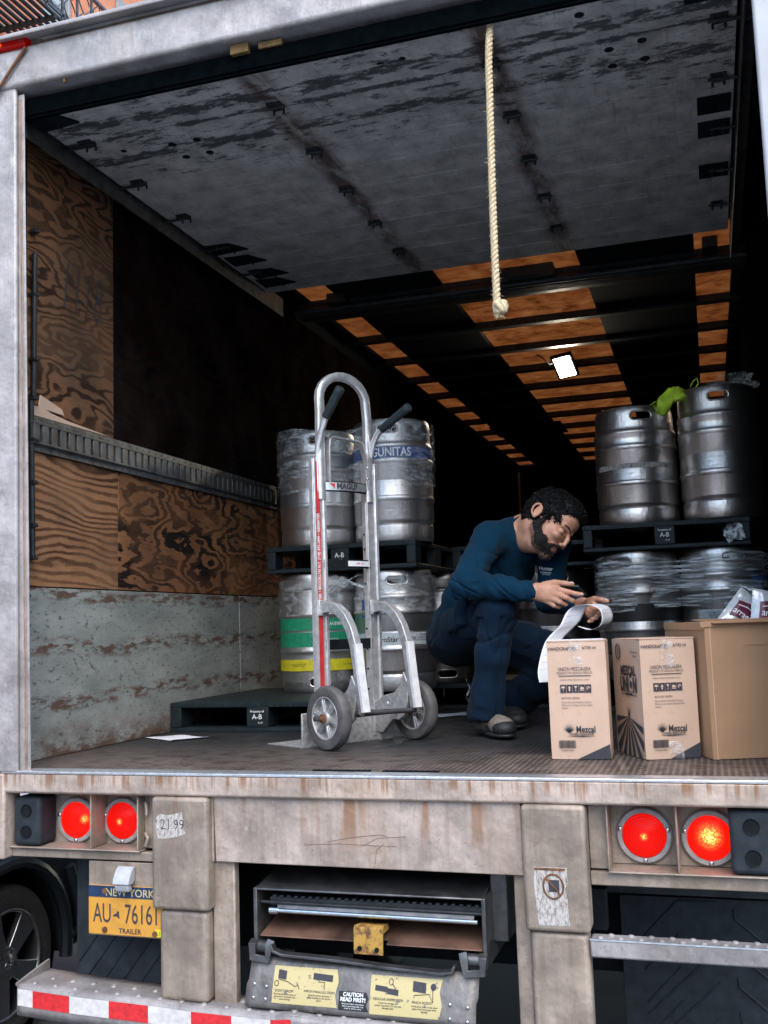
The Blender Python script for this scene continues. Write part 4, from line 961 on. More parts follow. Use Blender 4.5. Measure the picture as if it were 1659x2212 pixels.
film('stretch_film', 'film_thin', 'clear film wound round the upper kegs of the left stack', 0, .211, .325, .735, 1.945, UZ+.27, UZ+.60, .05, seed=7, fold=.009)
film('stretch_film', 'film_thin', 'clear film twisted between the lower kegs of the left stack', 0, .209, .31, .716, 1.95, PZ+.38, PZ+.56, .07, seed=12)
def crumple(name, c, r, mt, label, seed, cat='plastic film', sub=4, amp=.6, sc_=9):
    me = bpy.data.meshes.new(name); bm = bmesh.new(); bmesh.ops.create_icosphere(bm, subdivisions=sub, radius=1)
    for v in bm.verts:
        p = v.co.copy(); d = 1+amp*(mnoise.noise(p*1.7+Vector((seed, 0, 0))))+amp*.7*abs(mnoise.noise(p*sc_*.5+Vector((0, seed, 0))))
        v.co = Vector((p.x*r[0]*d+c[0], p.y*r[1]*d+c[1], p.z*r[2]*d+c[2]))
    bm.to_mesh(me); bm.free(); o = mesh_obj(name, me, mt, None, True, ang=25); return tag(o, label, cat)
crumple('film_scrap', (2.36, 2.08, .835), (.045, .012, .035), 'film_knot', 'wad of torn clear film at the right end of the upper pallet', 3)
crumple('film_scrap', (2.42, 2.33, 1.60), (.09, .07, .05), 'film_thin', 'loose clear film heaped on the tallest keg', 5)
crumple('film_scrap', (.50, 1.74, .665), (.05, .012, .03), 'film_thin', 'twisted knot of clear film between the lower kegs behind the hand truck', 9, amp=.9)
m = MB()
m.tube([(.50, 1.76, .70), (.56, 1.73, .665), (.66, 1.735, .63), (.75, 1.74, .60)], [.004, .008, .006, .002], 6); m.tube([(.50, 1.735, .68), (.43, 1.74, .62), (.40, 1.76, .56)], [.006, .007, .002], 6)
m.tube([(.53, 1.72, .66), (.60, 1.73, .70), (.70, 1.735, .69)], [.004, .005, .001], 6)
tag(m.build('film_strand', 'film_knot', None), 'thin twisted strands of film crossing the blue-lettered keg', 'plastic film')
m = MB(); m.tube([(1.0, 2.25, .16), (1.03, 2.2, .12), (1.02, 2.16, .07), (1.06, 2.12, .03), (1.10, 2.05, .008), (1.17, 2.0, .006)], [.002, .004, .006, .005, .008, .003], 6)
tag(m.build('film_strand', 'film_knot', None), 'tail of clear film trailing onto the deck left of the man', 'plastic film')
# lime vest thrown over the top kegs
def vest(u, v):
    top = 1.530+.052*math.exp(-((u-.28)/.26)**2)+.010*math.sin(u*3.0); bot = 1.503-.060*math.exp(-((u-.14)/.17)**2)+.012*u
    return Vector((2.040+.255*u+.012*mnoise.noise(Vector((u*4, v*3, 5)))+.02*(1-v)*(u < .5), 2.215-.05*math.sin(v*2.6)+.020*mnoise.noise(Vector((u*7, v*2, 2))), top+(bot-top)*v+.008*mnoise.noise(Vector((u*9, v*3, 8)))-.010*abs(mnoise.noise(Vector((u*14+v*5, v*2, 3))))))
m = MB(); m.grid(vest, 60, 26); m.grid(lambda u, v: Vector((1.968+.105*u, 2.19+.10*v, 1.502-.008*math.sin(u*6)+.012*u+.01*mnoise.noise(Vector((u*5, v*4, 1))))), 14, 10)
m.grid(lambda u, v: Vector((2.06+.22*u, 2.20+.12*v, 1.53+.045*math.exp(-((u-.22)/.18)**2)-.02*v+.012*mnoise.noise(Vector((u*6, v*4, 4))))), 30, 12)
ve = m.build('safety_vest', 'lime', None, True, solid=.003, ang=180); tag(ve, 'crumpled lime green vest draped over the top right kegs', 'vest')
m = MB(); m.tube([(2.21, 2.2, 1.575), (2.225, 2.19, 1.60), (2.245, 2.19, 1.615), (2.25, 2.2, 1.59), (2.235, 2.2, 1.57)], .003, 6); m.build('tie_loop', 'lime', ve)

# ================================================================== CARTONS
def carton(name, x, y, rz, w_, d_, h_, mt, label, open_top=False):
    c = empty(name, (x, y, .0015), R(rz), label, 'box')
    t = .004; m = MB()
    if open_top:
        m.box(0, w_, 0, t, 0, h_); m.box(0, w_, d_-t, d_, 0, h_); m.box(0, t, t, d_-t, 0, h_); m.box(w_-t, w_, t, d_-t, 0, h_); m.box(t, w_-t, t, d_-t, 0, t)
    else:
        m.grid(lambda u, v: Vector((w_*u, -.0010*math.sin(math.pi*u)*math.sin(math.pi*v)*2-.0006*mnoise.noise(Vector((u*4, v*6, x))), h_*v)), 9, 11)
        def wob(p): return .0016*mnoise.noise(Vector((p[0]*14+x*3, p[1]*14, p[2]*9)))
        def face(o_, a_, b_, nn):
            o_, a_, b_, nn = map(Vector, (o_, a_, b_, nn))
            def fn(u, v):
                p = o_+a_*u+b_*v; ed = min(u, 1-u, v, 1-v); return p+nn*((.0022*math.sin(math.pi*u)*math.sin(math.pi*v)+wob(p)) if ed > .01 else 0)
            m.grid(fn, 12, 16)
        face((0, .0002, 0), (0, d_-.0002, 0), (0, 0, h_), (-1, 0, 0)); face((w_, .0002, 0), (0, d_-.0002, 0), (0, 0, h_), (1, 0, 0)); face((0, d_, 0), (w_, 0, 0), (0, 0, h_), (0, 1, 0)); face((0, 0, h_), (w_, 0, 0), (0, d_, 0), (0, 0, 0)); face((0, 0, 0), (w_, 0, 0), (0, d_, 0), (0, 0, 0))
        for cx_, cz_, sx_, sz_ in ((0, 0, 1, 1), (w_, 0, -1, 1), (0, h_, 1, -1), (w_, h_, -1, -1)):
            for v_ in m.bm.verts:
                dd = math.hypot(v_.co.x-cx_, v_.co.z-cz_)
                if dd < .03 and v_.co.y < .03: v_.co += Vector((sx_, .4, sz_))*(.03-dd)*rnd.uniform(.02, .07)
    m.build('shell', mt, c, True, .0022)
    return c
def front_print(c, w_, h_):
    k_ = w_/.186; F = lambda x0, z0: (lambda u, v: Vector((x0*k_+u, -.0042, z0+v)))
    m = MB()
    m.text('HANDCRAFTED', .0135, F(.050, .353), sx=.95, bold=.02, sp=1.0); m.text('6/750 ml', .0125, F(.135, .355), sx=1, bold=.01)
    m.text('UNIÓN MEZCALERA', .0165, F(.085, .287), sx=.70, bold=.0); m.text('PRODUCT OF OAXACA, MEXICO', .0105, F(.085, .2745), sx=.72, bold=.0)
    m.box(.034*k_, .136*k_, -.0043, -.0036, .2645, .2665); m.text('www.mezcalunion.com', .0105, F(.085, .2535), sx=.88, bold=-.01, sp=1.08)
    m.text('BOTTLED ORIGIN:\n', .0085, F(.040, .190), 'LEFT', .85, .0)
    m.text('Handcrafted and bottled in Oaxaca,\nMexico by an alliance of local artisan\nfamilies.', .0092, F(.040, .172), 'LEFT', .72, -.01)
    m.text('Mezcal', .029, F(.112, .094), sx=.78, bold=.02); m.text('CONSEJO REGULADOR', .0095, F(.098, .0795), sx=.78, bold=.02)
    m.poly([F(0, 0)(u_, v_) for u_, v_ in ((.05*k_, .0735), (.098*k_, .0755), (.145*k_, .0735), (.098*k_, .0715))])
    for a in range(-60, 75, 15):  # agave leaves
        L = .032-.00014*abs(a); ca, sa = math.cos(R(90-a)), math.sin(R(90-a)); o = Vector((.060*k_, -.0042, .086))
        m.poly([o+Vector((-sa*.0022, 0, ca*.0022)), o+Vector((ca*L, 0, sa*L)), o+Vector((sa*.0022, 0, -ca*.0022))])
    xx = .026*k_
    rr = random.Random(3)
    while xx < .078*k_: wb = rr.choice((.0008, .0012, .002)); m.box(xx, xx+wb, -.0043, -.0037, .036, .0605); xx += wb+rr.choice((.0009, .0014))
    m.text('97560291020P5', .007, F(.052, .0285), sx=.9)
    for i in range(5): m.box(.038*k_+i*.0198*k_, .0565*k_+i*.0198*k_, -.0043, -.0036, .212, .2375)
    m.poly([Vector((q[0]*k_, -.0044, q[1])) for q in ((.082, .001), (.185, .001), (.185, .048))])
    c1 = m.build('printing', 'ink', c)
    m = MB(); Fi = lambda i, u, v: Vector((.0472*k_+i*.0198*k_+u, -.0046, .2248+v))
    m.poly([Fi(0, .0065*math.cos(t), .0015+.0062*math.sin(t)) for t in [math.pi*k/8 for k in range(9)]]); m.poly([Fi(0, *q) for q in ((-.0006, -.0075), (.0006, -.0075), (.0006, .002), (-.0006, .002))])
    m.poly([Fi(1, *q) for q in ((-.002, -.008), (.002, -.008), (.002, .001), (.005, .001), (0, .0085), (-.005, .001), (-.002, .001))])
    m.poly([Fi(2, *q) for q in ((-.005, .008), (.005, .008), (.0006, .0), (.0006, -.006), (.003, -.008), (-.003, -.008), (-.0006, -.006), (-.0006, .0))])
    m.poly([Fi(3, *q) for q in ((-.006, -.003), (.006, -.003), (.006, .003), (-.004, .006))]); m.poly([Fi(3, *q) for q in ((-.006, -.007), (.006, -.007), (.006, -.005), (-.006, -.005))])
    m.tube([Fi(4, .005*math.cos(t), .0055*math.sin(t)) for t in [k*.5236 for k in range(9)]], .0012, 4); m.tube([Fi(4, -.002, -.002), Fi(4, .002, .003)], .001, 4)
    m.build('pictogram', 'card_a', c1); return c1
c1 = carton('carton', 1.716, .375, 2.5, .188, .17, .376, 'card_a', 'brown bottle carton nearest the man, its narrow printed face to the street'); front_print(c1, .188, .376)
m = MB(); m.grid(lambda u, v: Vector((.10+.045*u+.004*math.sin(v*8), -.0048, .395-.07*v if v > .0 else .378)), 4, 6); m.bm.free()
def tape(c, x0, x1, ztop, drop, d_, nm='packing_tape'):
    m = MB(); m.grid(lambda u, v: Vector((x0+(x1-x0)*u, -.0052-.0006*mnoise.noise(Vector((u*5, v*9, x0*9))), ztop-drop*v)), 6, 12)
    m.grid(lambda u, v: Vector((x0+(x1-x0)*u, -.005+d_*v, ztop+.0012)), 3, 3); m.build(nm, 'tape_clear', c)
tape(c1, .07, .115, .3762, .075, .17)
m = MB(); m.box(-.001, .189, -.002, .001, .3755, .3795); m.box(.001, .187, .001, .168, .376, .3785); m.build('top_flap', 'card_a', c1, True, .001)
m = MB(); m.box(.004, .18, .03, .13, .3795, .381); m.build('receipt_scrap', 'paper', c1)
c2 = carton('carton', 2.012, .372, 25, .182, .25, .376, 'card_a', 'middle bottle carton turned so two printed faces show, leaning on the plain box'); front_print(c2, .182, .376)
tape(c2, .065, .11, .3762, .09, .235); m = MB(); m.grid(lambda u, v: Vector((.075+.05*u, -.0050, .0+.055*v)), 4, 6); m.build('packing_tape', 'tape_clear', c2)
m = MB(); m.box(-.001, .183, -.002, .001, .3755, .3795); m.box(.001, .181, .001, .233, .376, .3785); m.build('top_flap', 'card_a', c2, True, .001)
S = lambda y0, z0: (lambda u, v: Vector((-.0048, y0-u, z0+v)))
m = MB(); m.text('MEZCAL', .042, S(.105, .273), sx=.82, bold=.05); m.text('UNIÓN', .062, S(.105, .228), sx=.70, bold=.05); m.text('100% AGAVE', .008, S(.15, .198), sx=.8, bold=.02); m.text('MEZCALERO', .008, S(.055, .196), sx=.8, bold=.02); m.box(-.0052, -.0044, .075, .13, .195, .203)
m.text('40% Alc. by Vol.', .011, S(.045, .335), sx=.8, bold=.01); m.text('4.5 Litres', .011, S(.04, .322), sx=.8, bold=.01); m.box(-.0052, -.0044, .04, .17, .2065, .2085)
for rr_ in (.024, .020): m.tube([S(.185, .335)(rr_*.9*math.cos(t), rr_*1.1*math.sin(t)) for t in [k*.2618 for k in range(24)]], .0011, 4, closed=True)
m.text('U', .028, S(.185, .336), sx=.8, bold=.03)
ap = (.115, .125)                # rays fanning out from a point, with a small agave on top
for i in range(9):
    a0 = -78+i*19.5; pts = []
    for a in (a0, a0+10.5):
        L = .125/max(.05, math.cos(R(a))); xx = ap[0]+math.tan(R(a))*.124 if abs(a) < 44 else ap[0]+math.copysign(.114, a); L = (xx-ap[0])/math.tan(R(a)) if abs(a) >= 44 else .124
        pts.append((xx, ap[1]-abs(L)))
    m.poly([Vector((-.0048, *ap)), Vector((-.0048, *pts[0])), Vector((-.0048, *pts[1]))])
for a in (-28, -10, 8, 26): m.poly([Vector((-.0050, ap[0]-.003, ap[1]-.004)), Vector((-.0050, ap[0]+.045*math.sin(R(a)), ap[1]+.045*math.cos(R(a)))), Vector((-.0050, ap[0]+.003, ap[1]-.004))])
m.build('side_printing', 'ink', c2)
c3 = carton('carton', 2.214, .384, 20, .37, .40, .424, 'card_b', 'large plain brown box with open flaps at the right edge of the deck', True)
m = MB(); m.box(.0, .37, -.004, -.0005, .408, .426, Matrix.Rotation(R(-2), 4, 'Y')); m.box(.02, .35, .001, .20, .420, .424, Matrix.Translation((0, 0, 0)) @ Matrix.Rotation(R(3), 4, 'X')); m.box(-.003, .0, .0, .4, .40, .425); m.build('top_flap', 'card_b', c3, True, .001)
m = MB(); m.tube([Vector((.165+p[0], -.0008, .335+p[1])) for p in stadium(.10, .030, 10)][2:-3], .0012, 5); m.build('hand_hole', 'ink', c3).data.materials[0] = MT['card_b']
m = MB(); m.box(.014, .0165, -.0012, .0, .0, .42); m.build('corner_fold', 'card_a', c3)
# snack pouches sticking out of the open box
def pouch(nm, c, rx, ry, rz, w_, h_, label, txt):
    M_ = Matrix.Translation(c) @ Matrix.Rotation(R(rz), 4, 'Z') @ Matrix.Rotation(R(ry), 4, 'Y') @ Matrix.Rotation(R(rx), 4, 'X')
    def sf(s_): return lambda u, v: M_ @ Vector((w_*(u-.5), s_*.028*(max(0, math.sin(math.pi*u))**.6)*(max(0, math.sin(math.pi*v))**.5)+.005*mnoise.noise(Vector((u*6, v*6, s_+rz))), h_*(v-.5)))
    m = MB(); m.grid(sf(-1), 22, 22); m.grid(sf(1), 22, 22); bmesh.ops.remove_doubles(m.bm, verts=m.bm.verts[:], dist=1e-5)
    o = m.build(nm, 'bag_film', None, True, ang=60); tag(o, label, 'snack pouch')
    f = lambda u, v, off=.004: sf(-1)(u, v)+(M_.to_3x3() @ Vector((0, -off, 0)))
    m = MB(); 
    m.grid(lambda u, v: f(.15+.7*u, .30+.38*v+.05*math.sin(u*3.1)), 12, 10); m.grid(lambda u, v: f(.12+.76*u, .08+.10*v), 10, 4); m.build('label_patch', 'maroon', o)
    m = MB(); m.text(txt, .032, lambda u, v: f(.5+u/w_, .44+v/h_, .006), sx=.8, bold=.01); m.grid(lambda u, v: f(.2+.6*u, .56+.02*v+.05*math.sin(u*3.1), .006), 12, 3); m.build('lettering', 'wprint', o)
    return o
pouch('snack_pouch', (2.335, .62, .440), -20, 42, 10, .12, .17, 'silver snack pouch lying tilted across the open plain box, left of another', 'arragon')
pouch('snack_pouch', (2.42, .55, .445), -12, 14, 20, .13, .15, 'silver and maroon snack pouch standing at the right edge of the photo', 'arragon')
m = MB(); m.grid(lambda u, v: Vector((2.34+.09*u, .72+.02*v, .52-.03*u+.025*v+.05*(1-u)*(1-v)*.5+.008*mnoise.noise(Vector((u*9, v*3, 2))))), 20, 5); tag(m.build('film_strip', 'bag_film', None, True, solid=.001), 'torn silver strip curling up behind the snack pouches', 'packaging')

# ================================================================== PAPERS, ROPE
m = MB(); m.grid(lambda u, v: (lambda a, b: Vector((a, b, .004+.003*mnoise.noise(Vector((a*12, b*12, 0)))+.004*(u > .95))))(-.125+.20*u+.105*v, .955-.115*u+.12*v), 14, 12)
tag(m.build('paper_sheet', 'paper', None, True, solid=.0006), 'white sheet of paper on the deck in front of the left pallet', 'paper')
m = MB(); m.grid(lambda u, v: (lambda a, b: Vector((a, b, .004+.004*mnoise.noise(Vector((a*14, b*14, 3))))))(.93+.15*u-.05*v, 1.83+.10*u+.17*v), 14, 12)
tag(m.build('paper_sheet', 'paper', None, True, solid=.0006), 'white sheet of paper on the deck between hand truck wheel and boot', 'paper')
rx, ry = 1.672, .05
rope = empty('rope', (rx, ry, 1.40), 0, 'pale twisted pull rope hanging from the raised door, knotted at its end', 'rope')
def rb(m_, name, mt): o = m_.build(name, mt, rope, True, ang=180); o.matrix_parent_inverse = rope.matrix_basis.inverted(); return o
m = MB()
def rc(z): return Vector((rx+.006*math.sin(z*3.1)+(.018*((z-2.2)/.2)**2 if z > 2.2 else 0), ry, z))
for s_ in range(3):
    pts = []
    n = 330
    for i in range(n):
        z = 1.43+(2.46-1.43)*i/(n-1); a = z*135+s_*2.0944; c_ = rc(z); pts.append(c_+Vector((math.cos(a), math.sin(a), 0))*.0058)
    m.tube(pts, .0066, 8)
rb(m, 'strand', 'rope')
m = MB()
for i in range(260):
    z = rnd.uniform(1.42, 2.44); a = rnd.uniform(0, 6.28); c_ = rc(z)+Vector((math.cos(a), math.sin(a), 0))*.011; d = Vector((math.cos(a)+rnd.uniform(-1, 1), math.sin(a), rnd.uniform(-1, 1)))*.007; m.tube([c_, c_+d], [.0006, .0002], 3)
rb(m, 'frayed_fibre', 'rope')
m = MB()
for q in range(3):
    m.tube([Vector((rx+.004, ry, 1.415))+Vector((.017*math.cos(t+q*2.1), .015*math.sin(t*1.0+q), .014*math.sin(2*t+q*1.7))) for t in [k*.2618 for k in range(24)]], .0085, 8, closed=True)
for i in range(40): a = rnd.uniform(0, 6.28); c_ = Vector((rx, ry, 1.40)); m.tube([c_, c_+Vector((.018*math.cos(a), .012*math.sin(a), -rnd.uniform(.004, .022)))], [.0015, .0006], 4)
rb(m, 'knot', 'rope')

# ================================================================== HAND TRUCK
ax, ay = .536, .844
HB = Matrix(((ax, .844, 0, .74), (ay, -.536, 0, .63), (0, 0, 1, 0), (0, 0, 0, 1)))   # local x along the axle, y backwards, z up
ht = empty('hand_truck', (.74, .63, 0), 0, 'aluminium two-wheeled hand truck with rubber grips standing in the doorway', 'hand truck')
ht.matrix_world = HB
def hp(mb, nm, mt, bev=0, par=None, **k): return mb.build(nm, mt, par or ht, True, bev, **k)
U0, U1 = .105, .368
for U, nm in ((U0, 'near'), (U1, 'far')):
    m = MB(); w2 = .026
    # extruded channel rail
    m.box(U-w2, U+w2, .0, .004, .02, 1.112); m.box(U-w2, U-w2+.005, -.024, .0, .02, 1.112); m.box(U+w2-.005, U+w2, -.024, .0, .02, 1.112); m.box(U-w2, U+w2, .0042, .008, .02, 1.112)
    m.box(U-w2-.002, U-w2+.005, .008, .014, .02, 1.112); m.box(U+w2-.010, U+w2+.002, .008, .014, .02, 1.112); m.box(U-.004, U+.004, -.024, 0, .02, 1.112)
    rail = hp(m, 'rail', 'alu', .001)
    if U == U1:
        m = MB()
        for zz in (.12, .20, .28, .36, .44, .62, .76, .82): m.cyl((U-w2-.003, -.012, zz), (U-w2+.001, -.012, zz), .004, seg=10)
        hp(m, 'rivet_hole', 'black', 0, rail)
m = MB(); m.box(U0-.020, U0+.002, .0084, .0092, .1, 1.10); red = hp(m, 'red_stripe', 'red_paint')
m = MB(); m.text('GERMAYER • BROOKLYN N.Y. (718) 875-7899 • GERMAYER', .0175, lambda u, v: Vector((U0-.009-v, .0098, .70+u)), sx=.86, bold=.03); hp(m, 'lettering', 'wprint', 0, red)
FL = [(-.5, -.12), (.5, -.12), (.5, .12), (-.5, .12)]
m = MB(); r_ = .100; lp_ = [(U0+.012, .004, .95), (U0+.010, .006, 1.15), (U0+.011, .01, 1.30)]
for i in range(13): a = math.pi-math.pi*i/12; lp_.append(((U0+U1)/2-.006+(.118-.0)*math.cos(a), .012, 1.355+.10*math.sin(a)))
lp_ += [(U1-.012, .01, 1.28), (U1-.012, .006, 1.12), (U1-.010, .004, .95)]
m.tube(lp_, .050, prof=[(-.34, -.2), (-.2, -.3), (.2, -.3), (.34, -.2), (.34, .2), (.2, .3), (-.2, .3), (-.34, .2)], up=(1, 0, 0)); hp(m, 'top_loop', 'alu', .001)
m = MB(); il = [(U0+.045, .010, 1.02), (U0+.045, .012, 1.16)]+[(U0+.045+.025-.025*math.cos(a), .014, 1.18+.022*math.sin(a)) for a in (.5, 1.1, 1.57)]+[(U1-.045-.025+.025*math.cos(a), .014, 1.172+.022*math.sin(a)) for a in (1.57, 1.1, .5)]+[(U1-.026, .012, 1.12), (U1-.022, .010, 1.0)]
m.tube(il, .030, prof=[(-.1, -.5), (.1, -.5), (.1, .5), (-.1, .5)], up=(1, 0, 0)); hp(m, 'inner_loop', 'alu', .001)
m = MB()
for zz in (1.045, 1.09): m.ball((U1-.026, .022, zz), (.006, .005, .006), None, 10, 6)
hp(m, 'loop_bolt', 'chrome')
def bandc(z, mt, bow, h_, y0=.006):
    m = MB(); m.tube([(U0+.015+(U1-U0-.03)*t, y0+bow*math.sin(math.pi*t), z) for t in [i/14 for i in range(15)]], h_, prof=[(-.5, -.08), (.5, -.08), (.5, .08), (-.5, .08)], up=(0, 0, 1)); return hp(m, 'cross_strap', mt, .001)
b1 = bandc(1.003, 'steel', .025, .042); b1.data.materials[0] = MT['black']
m = MB(); m.grid(lambda u, v: Vector((U0+.02+.205*u, .0105+.025*math.sin(math.pi*(.02+.84*u)), .988+.031*v)), 14, 2); hp(m, 'nameplate', 'edge', 0, b1)
m = MB(); nf = lambda u, v: Vector((U0+.145+u, .0112+.0255*math.sin(math.pi*min(1, max(0, (.13+u)/.233))), 1.0035+v)); m.text('MAGLINER', .033, nf, sx=.92, bold=.04); hp(m, 'lettering', 'ink', 0, b1)
m = MB(); m.poly([nf(-.103, .012), nf(-.080, .012), nf(-.080, -.010)]); hp(m, 'red_mark', 'red_paint', 0, b1)
b2 = bandc(.697, 'black', .022, .034); m = MB(); m.grid(lambda u, v: Vector((U0+.115+.12*u, .010+.023*math.sin(math.pi*(.45+.42*u)), .687+.021*v)), 10, 2); hp(m, 'info_label', 'wprint', 0, b2)
m = MB(); m.text('◄ ►  CAUTION', .009, lambda u, v: Vector((U0+.19+u, .0108+.023*math.sin(math.pi*min(1, (.19+u)/.263)), .698+v)), bold=.02); hp(m, 'label_print', 'red_paint', 0, b2)
bandc(.382, 'black', .0, .040)
for U, pts, g0 in ((U0, [(0, -.006, .98), (0, -.004, 1.10), (0, .006, 1.17), (0, .030, 1.225), (0, .062, 1.275)], [(0, .058, 1.268), (0, .158, 1.365)]), (U1, [(.0, -.006, .98), (0, .0, 1.12), (0, .025, 1.19), (0, .055, 1.225), (0, .09, 1.245)], [(0, .083, 1.241), (0, .255, 1.302)])):
    m = MB(); m.tube([(U+p[0], p[1]+.006, p[2]) for p in pts], .0125, 14); hd = hp(m, 'handle', 'alu')
    a_, b_ = Vector((U, g0[0][1]+.006, g0[0][2])), Vector((U, g0[1][1]+.006, g0[1][2])); d_ = b_-a_
    m = MB(); m.tube([a_+d_*t for t in (0, .02, .1, .25, .4, .55, .7, .85, .95, .99, 1.0)], [.016, .0175, .0165, .0178, .0172, .0178, .0170, .0180, .0190, .016, .006], 16); hp(m, 'grip', 'grip', 0, hd)
for U in (U0+.004, U1-.004):
    m = MB(); pf = [(-.5, -.36), (.5, -.36), (.5, .36), (-.5, .36)]
    m.tube([(U, .012, .525), (U, .06, .527), (U, .10, .518), (U, .145, .485), (U, .178, .440), (U, .200, .385), (U, .210, .33), (U, .222, .24), (U, .235, .145), (U, .225, .125)], [.045, .038, .036, .036, .036, .036, .034, .032, .030, .02], prof=pf, up=(0, 0, 1)); sk = hp(m, 'skid', 'alu_cast', .002)
    m = MB(); m.tube([(U, .060, .535), (U, .105, .532), (U, .158, .498), (U, .192, .450), (U, .215, .395), (U, .220, .37)], .006, prof=[(-1, -1.8), (1, -1.8), (1, 1.8), (-1, 1.8)], up=(0, 0, 1)); hp(m, 'skid_edge', 'alu', 0, sk)
    m = MB(); m.tube([(U, .216, .385), (U, .232, .26), (U, .253, .135)], 1, prof=[(-.006, -.016), (.010, -.016), (.010, .016), (-.006, .016)], up=(0, 1, 0)); hp(m, 'wear_strip', 'white_strip', .001, sk)
    m = MB(); m.box(U-.026, U+.020, .008, .020, .495, .555); m.cyl((U-.005, .020, .525), (U-.005, .026, .525), .008, seg=12); hp(m, 'skid_clamp', 'alu_cast', .004, sk)
    m = MB(); m.prism([(-.005, .035), (.05, .03), (.115, .085), (.155, .085), (.185, .105), (.205, .16), (.215, .22), (.185, .27), (.165, .225), (.13, .19), (.06, .175), (.0, .145)], 0, U-.010, U+.010); m.cyl((U-.014, .085, .145), (U+.014, .085, .145), .009, seg=12); hp(m, 'axle_bracket', 'alu_cast', .003)
m = MB(); m.cyl((-.045, .145, .118), (.475, .145, .118), .0085, seg=14); hp(m, 'axle', 'steel')
m = MB(); m.cyl((U0, .19, .13), (U1, .235, .125), .010, seg=12); hp(m, 'tie_bar', 'steel')
def wheel(u, s_):
    we = empty('wheel', (u, .145, .118), parent=ht); My = Matrix.Rotation(R(90), 4, 'Y')
    m = MB(); m.lathe([(.077, -.021), (.098, -.024), (.112, -.020), (.1175, -.009), (.118, .0), (.1175, .009), (.112, .020), (.098, .024), (.077, .021)], 56, My, close=True); m.build('tyre', 'tyre_dusty', we)
    m = MB(); m.lathe([(.079, -.022), (.074, -.022), (.071, -.012), (.071, .012), (.074, .022), (.079, .022)], 48, My, close=True); m.lathe([(.008, -.026), (.024, -.024), (.027, -.018), (.027, .018), (.024, .024), (.008, .026)], 28, My, close=True)
    for k_ in range(6):
        a = R(60*k_+15); Mk = Matrix.Rotation(a, 4, 'X')
        m.prism([(-.009, .022), (.009, .022), (.013, .073), (-.013, .073)], 0, -.016*1, .012, Mk)
        m.box(-.019, .012, -.003, .003, .022, .073, Mk)
    m.lathe([(.02, .004), (.075, .004), (.075, .008), (.02, .008)], 32, My, close=True)
    m.build('rim', 'alu_cast', we, True, .0015)
    m = MB(); m.cyl((-.034, 0, 0), (-.022, 0, 0), .017, seg=20); m.cyl((-.044, 0, 0), (-.030, 0, 0), .0095, seg=12); m.build('axle_cap', 'rust', we, True, .001)
    return we
wheel(.022, 1); wheel(.445, -1)
m = MB(); m.prism([(-.235, .004), (-.02, .008), (-.004, .010), (-.004, .125), (-.0, .130), (.004, .125), (.004, .0), (-.235, .0)], 0, -.0, .43); m.prism([(.0, .0), (.030, .0), (.030, .075), (.0, .10)], 0, .36, .43); hp(m, 'nose_plate', 'alu_cast', .0015)
m = MB()
for u in (.06, .15, .25, .33): m.ball((u, -.006, .03), (.005, .004, .005), None, 8, 6)
hp(m, 'rivet', 'chrome')

# ================================================================== SUV PARKED BEYOND THE LEFT CORNER
car = empty('parked_car', (-1.2, 1.46, GZ), 0, 'dark grey SUV with five-spoke alloy wheel parked beyond the left corner', 'car')
CX = -1.2
def cp(mb, nm, mt, bev=0, par=None, **k): o = mb.build(nm, mt, par or car, True, bev, **k); o.matrix_parent_inverse = car.matrix_basis.inverted() if par is None else Matrix.Identity(4); return o
def arch(yc, r, z0, z1, n=14): return [(yc+r*math.cos(a), GZ+.40+r*math.sin(a)) for a in [math.pi*i/n for i in range(n+1)]]
WY = (1.46, -1.25); AR = .47
side = [(2.36, GZ+.32), (2.40, GZ+.55), (2.33, GZ+.85), (2.05, GZ+1.0), (1.15, GZ+1.10), (.55, GZ+1.58), (-.6, GZ+1.70), (-1.8, GZ+1.64), (-2.15, GZ+1.10), (-2.22, GZ+.6), (-2.15, GZ+.3)]
low = [(-2.15, GZ+.30)]+[(WY[1]-AR, GZ+.30)]+[(WY[1]-AR*math.cos(a), GZ+.38+AR*math.sin(a)) for a in [math.pi*i/14 for i in range(15)]]+[(WY[1]+AR, GZ+.26), (WY[0]-AR, GZ+.26)]+[(WY[0]-AR*math.cos(a), GZ+.38+AR*math.sin(a)) for a in [math.pi*i/14 for i in range(15)]]+[(WY[0]+AR, GZ+.30)]
m = MB(); m.prism(side+low, 0, CX-1.80, CX-.02); cp(m, 'body', 'carpaint', .03, seg=3)
m = MB()   # flared arch lips and sill moulding
for yc in WY: m.tube([(CX-.005, yc+(AR+.02)*math.cos(a), GZ+.38+(AR+.02)*math.sin(a)) for a in [math.pi*(i-1)/16 for i in range(19)]], .035, 8)
m.tube([(CX-.01, WY[0]+AR+.05, GZ+.75), (CX-.0, WY[0]+AR+.12, GZ+.55), (CX-.01, WY[0]+AR+.14, GZ+.35)], .03, 8); m.tube([(CX-.01, WY[0]+AR+.02, GZ+.38), (CX-.02, 2.33, GZ+.42)], .025, 8)
cp(m, 'arch_trim', 'carpaint')
m = MB(); m.prism([(.95, GZ+1.12), (.48, GZ+1.52), (-.6, GZ+1.62), (-1.75, GZ+1.56), (-1.95, GZ+1.15)], 0, CX-.03, CX-.012); cp(m, 'side_window', 'car_glass', .004)
m = MB(); 
for yc in WY: m.lathe([(AR-.01, -.25), (AR-.01, .0)], 40, Matrix.Translation((CX-.06, yc, GZ+.38)) @ Matrix.Rotation(R(90), 4, 'Y')); m.cyl((CX-.30, yc, GZ+.40), (CX-.29, yc, GZ+.40), AR, seg=40)
cp(m, 'wheel_well', 'black')
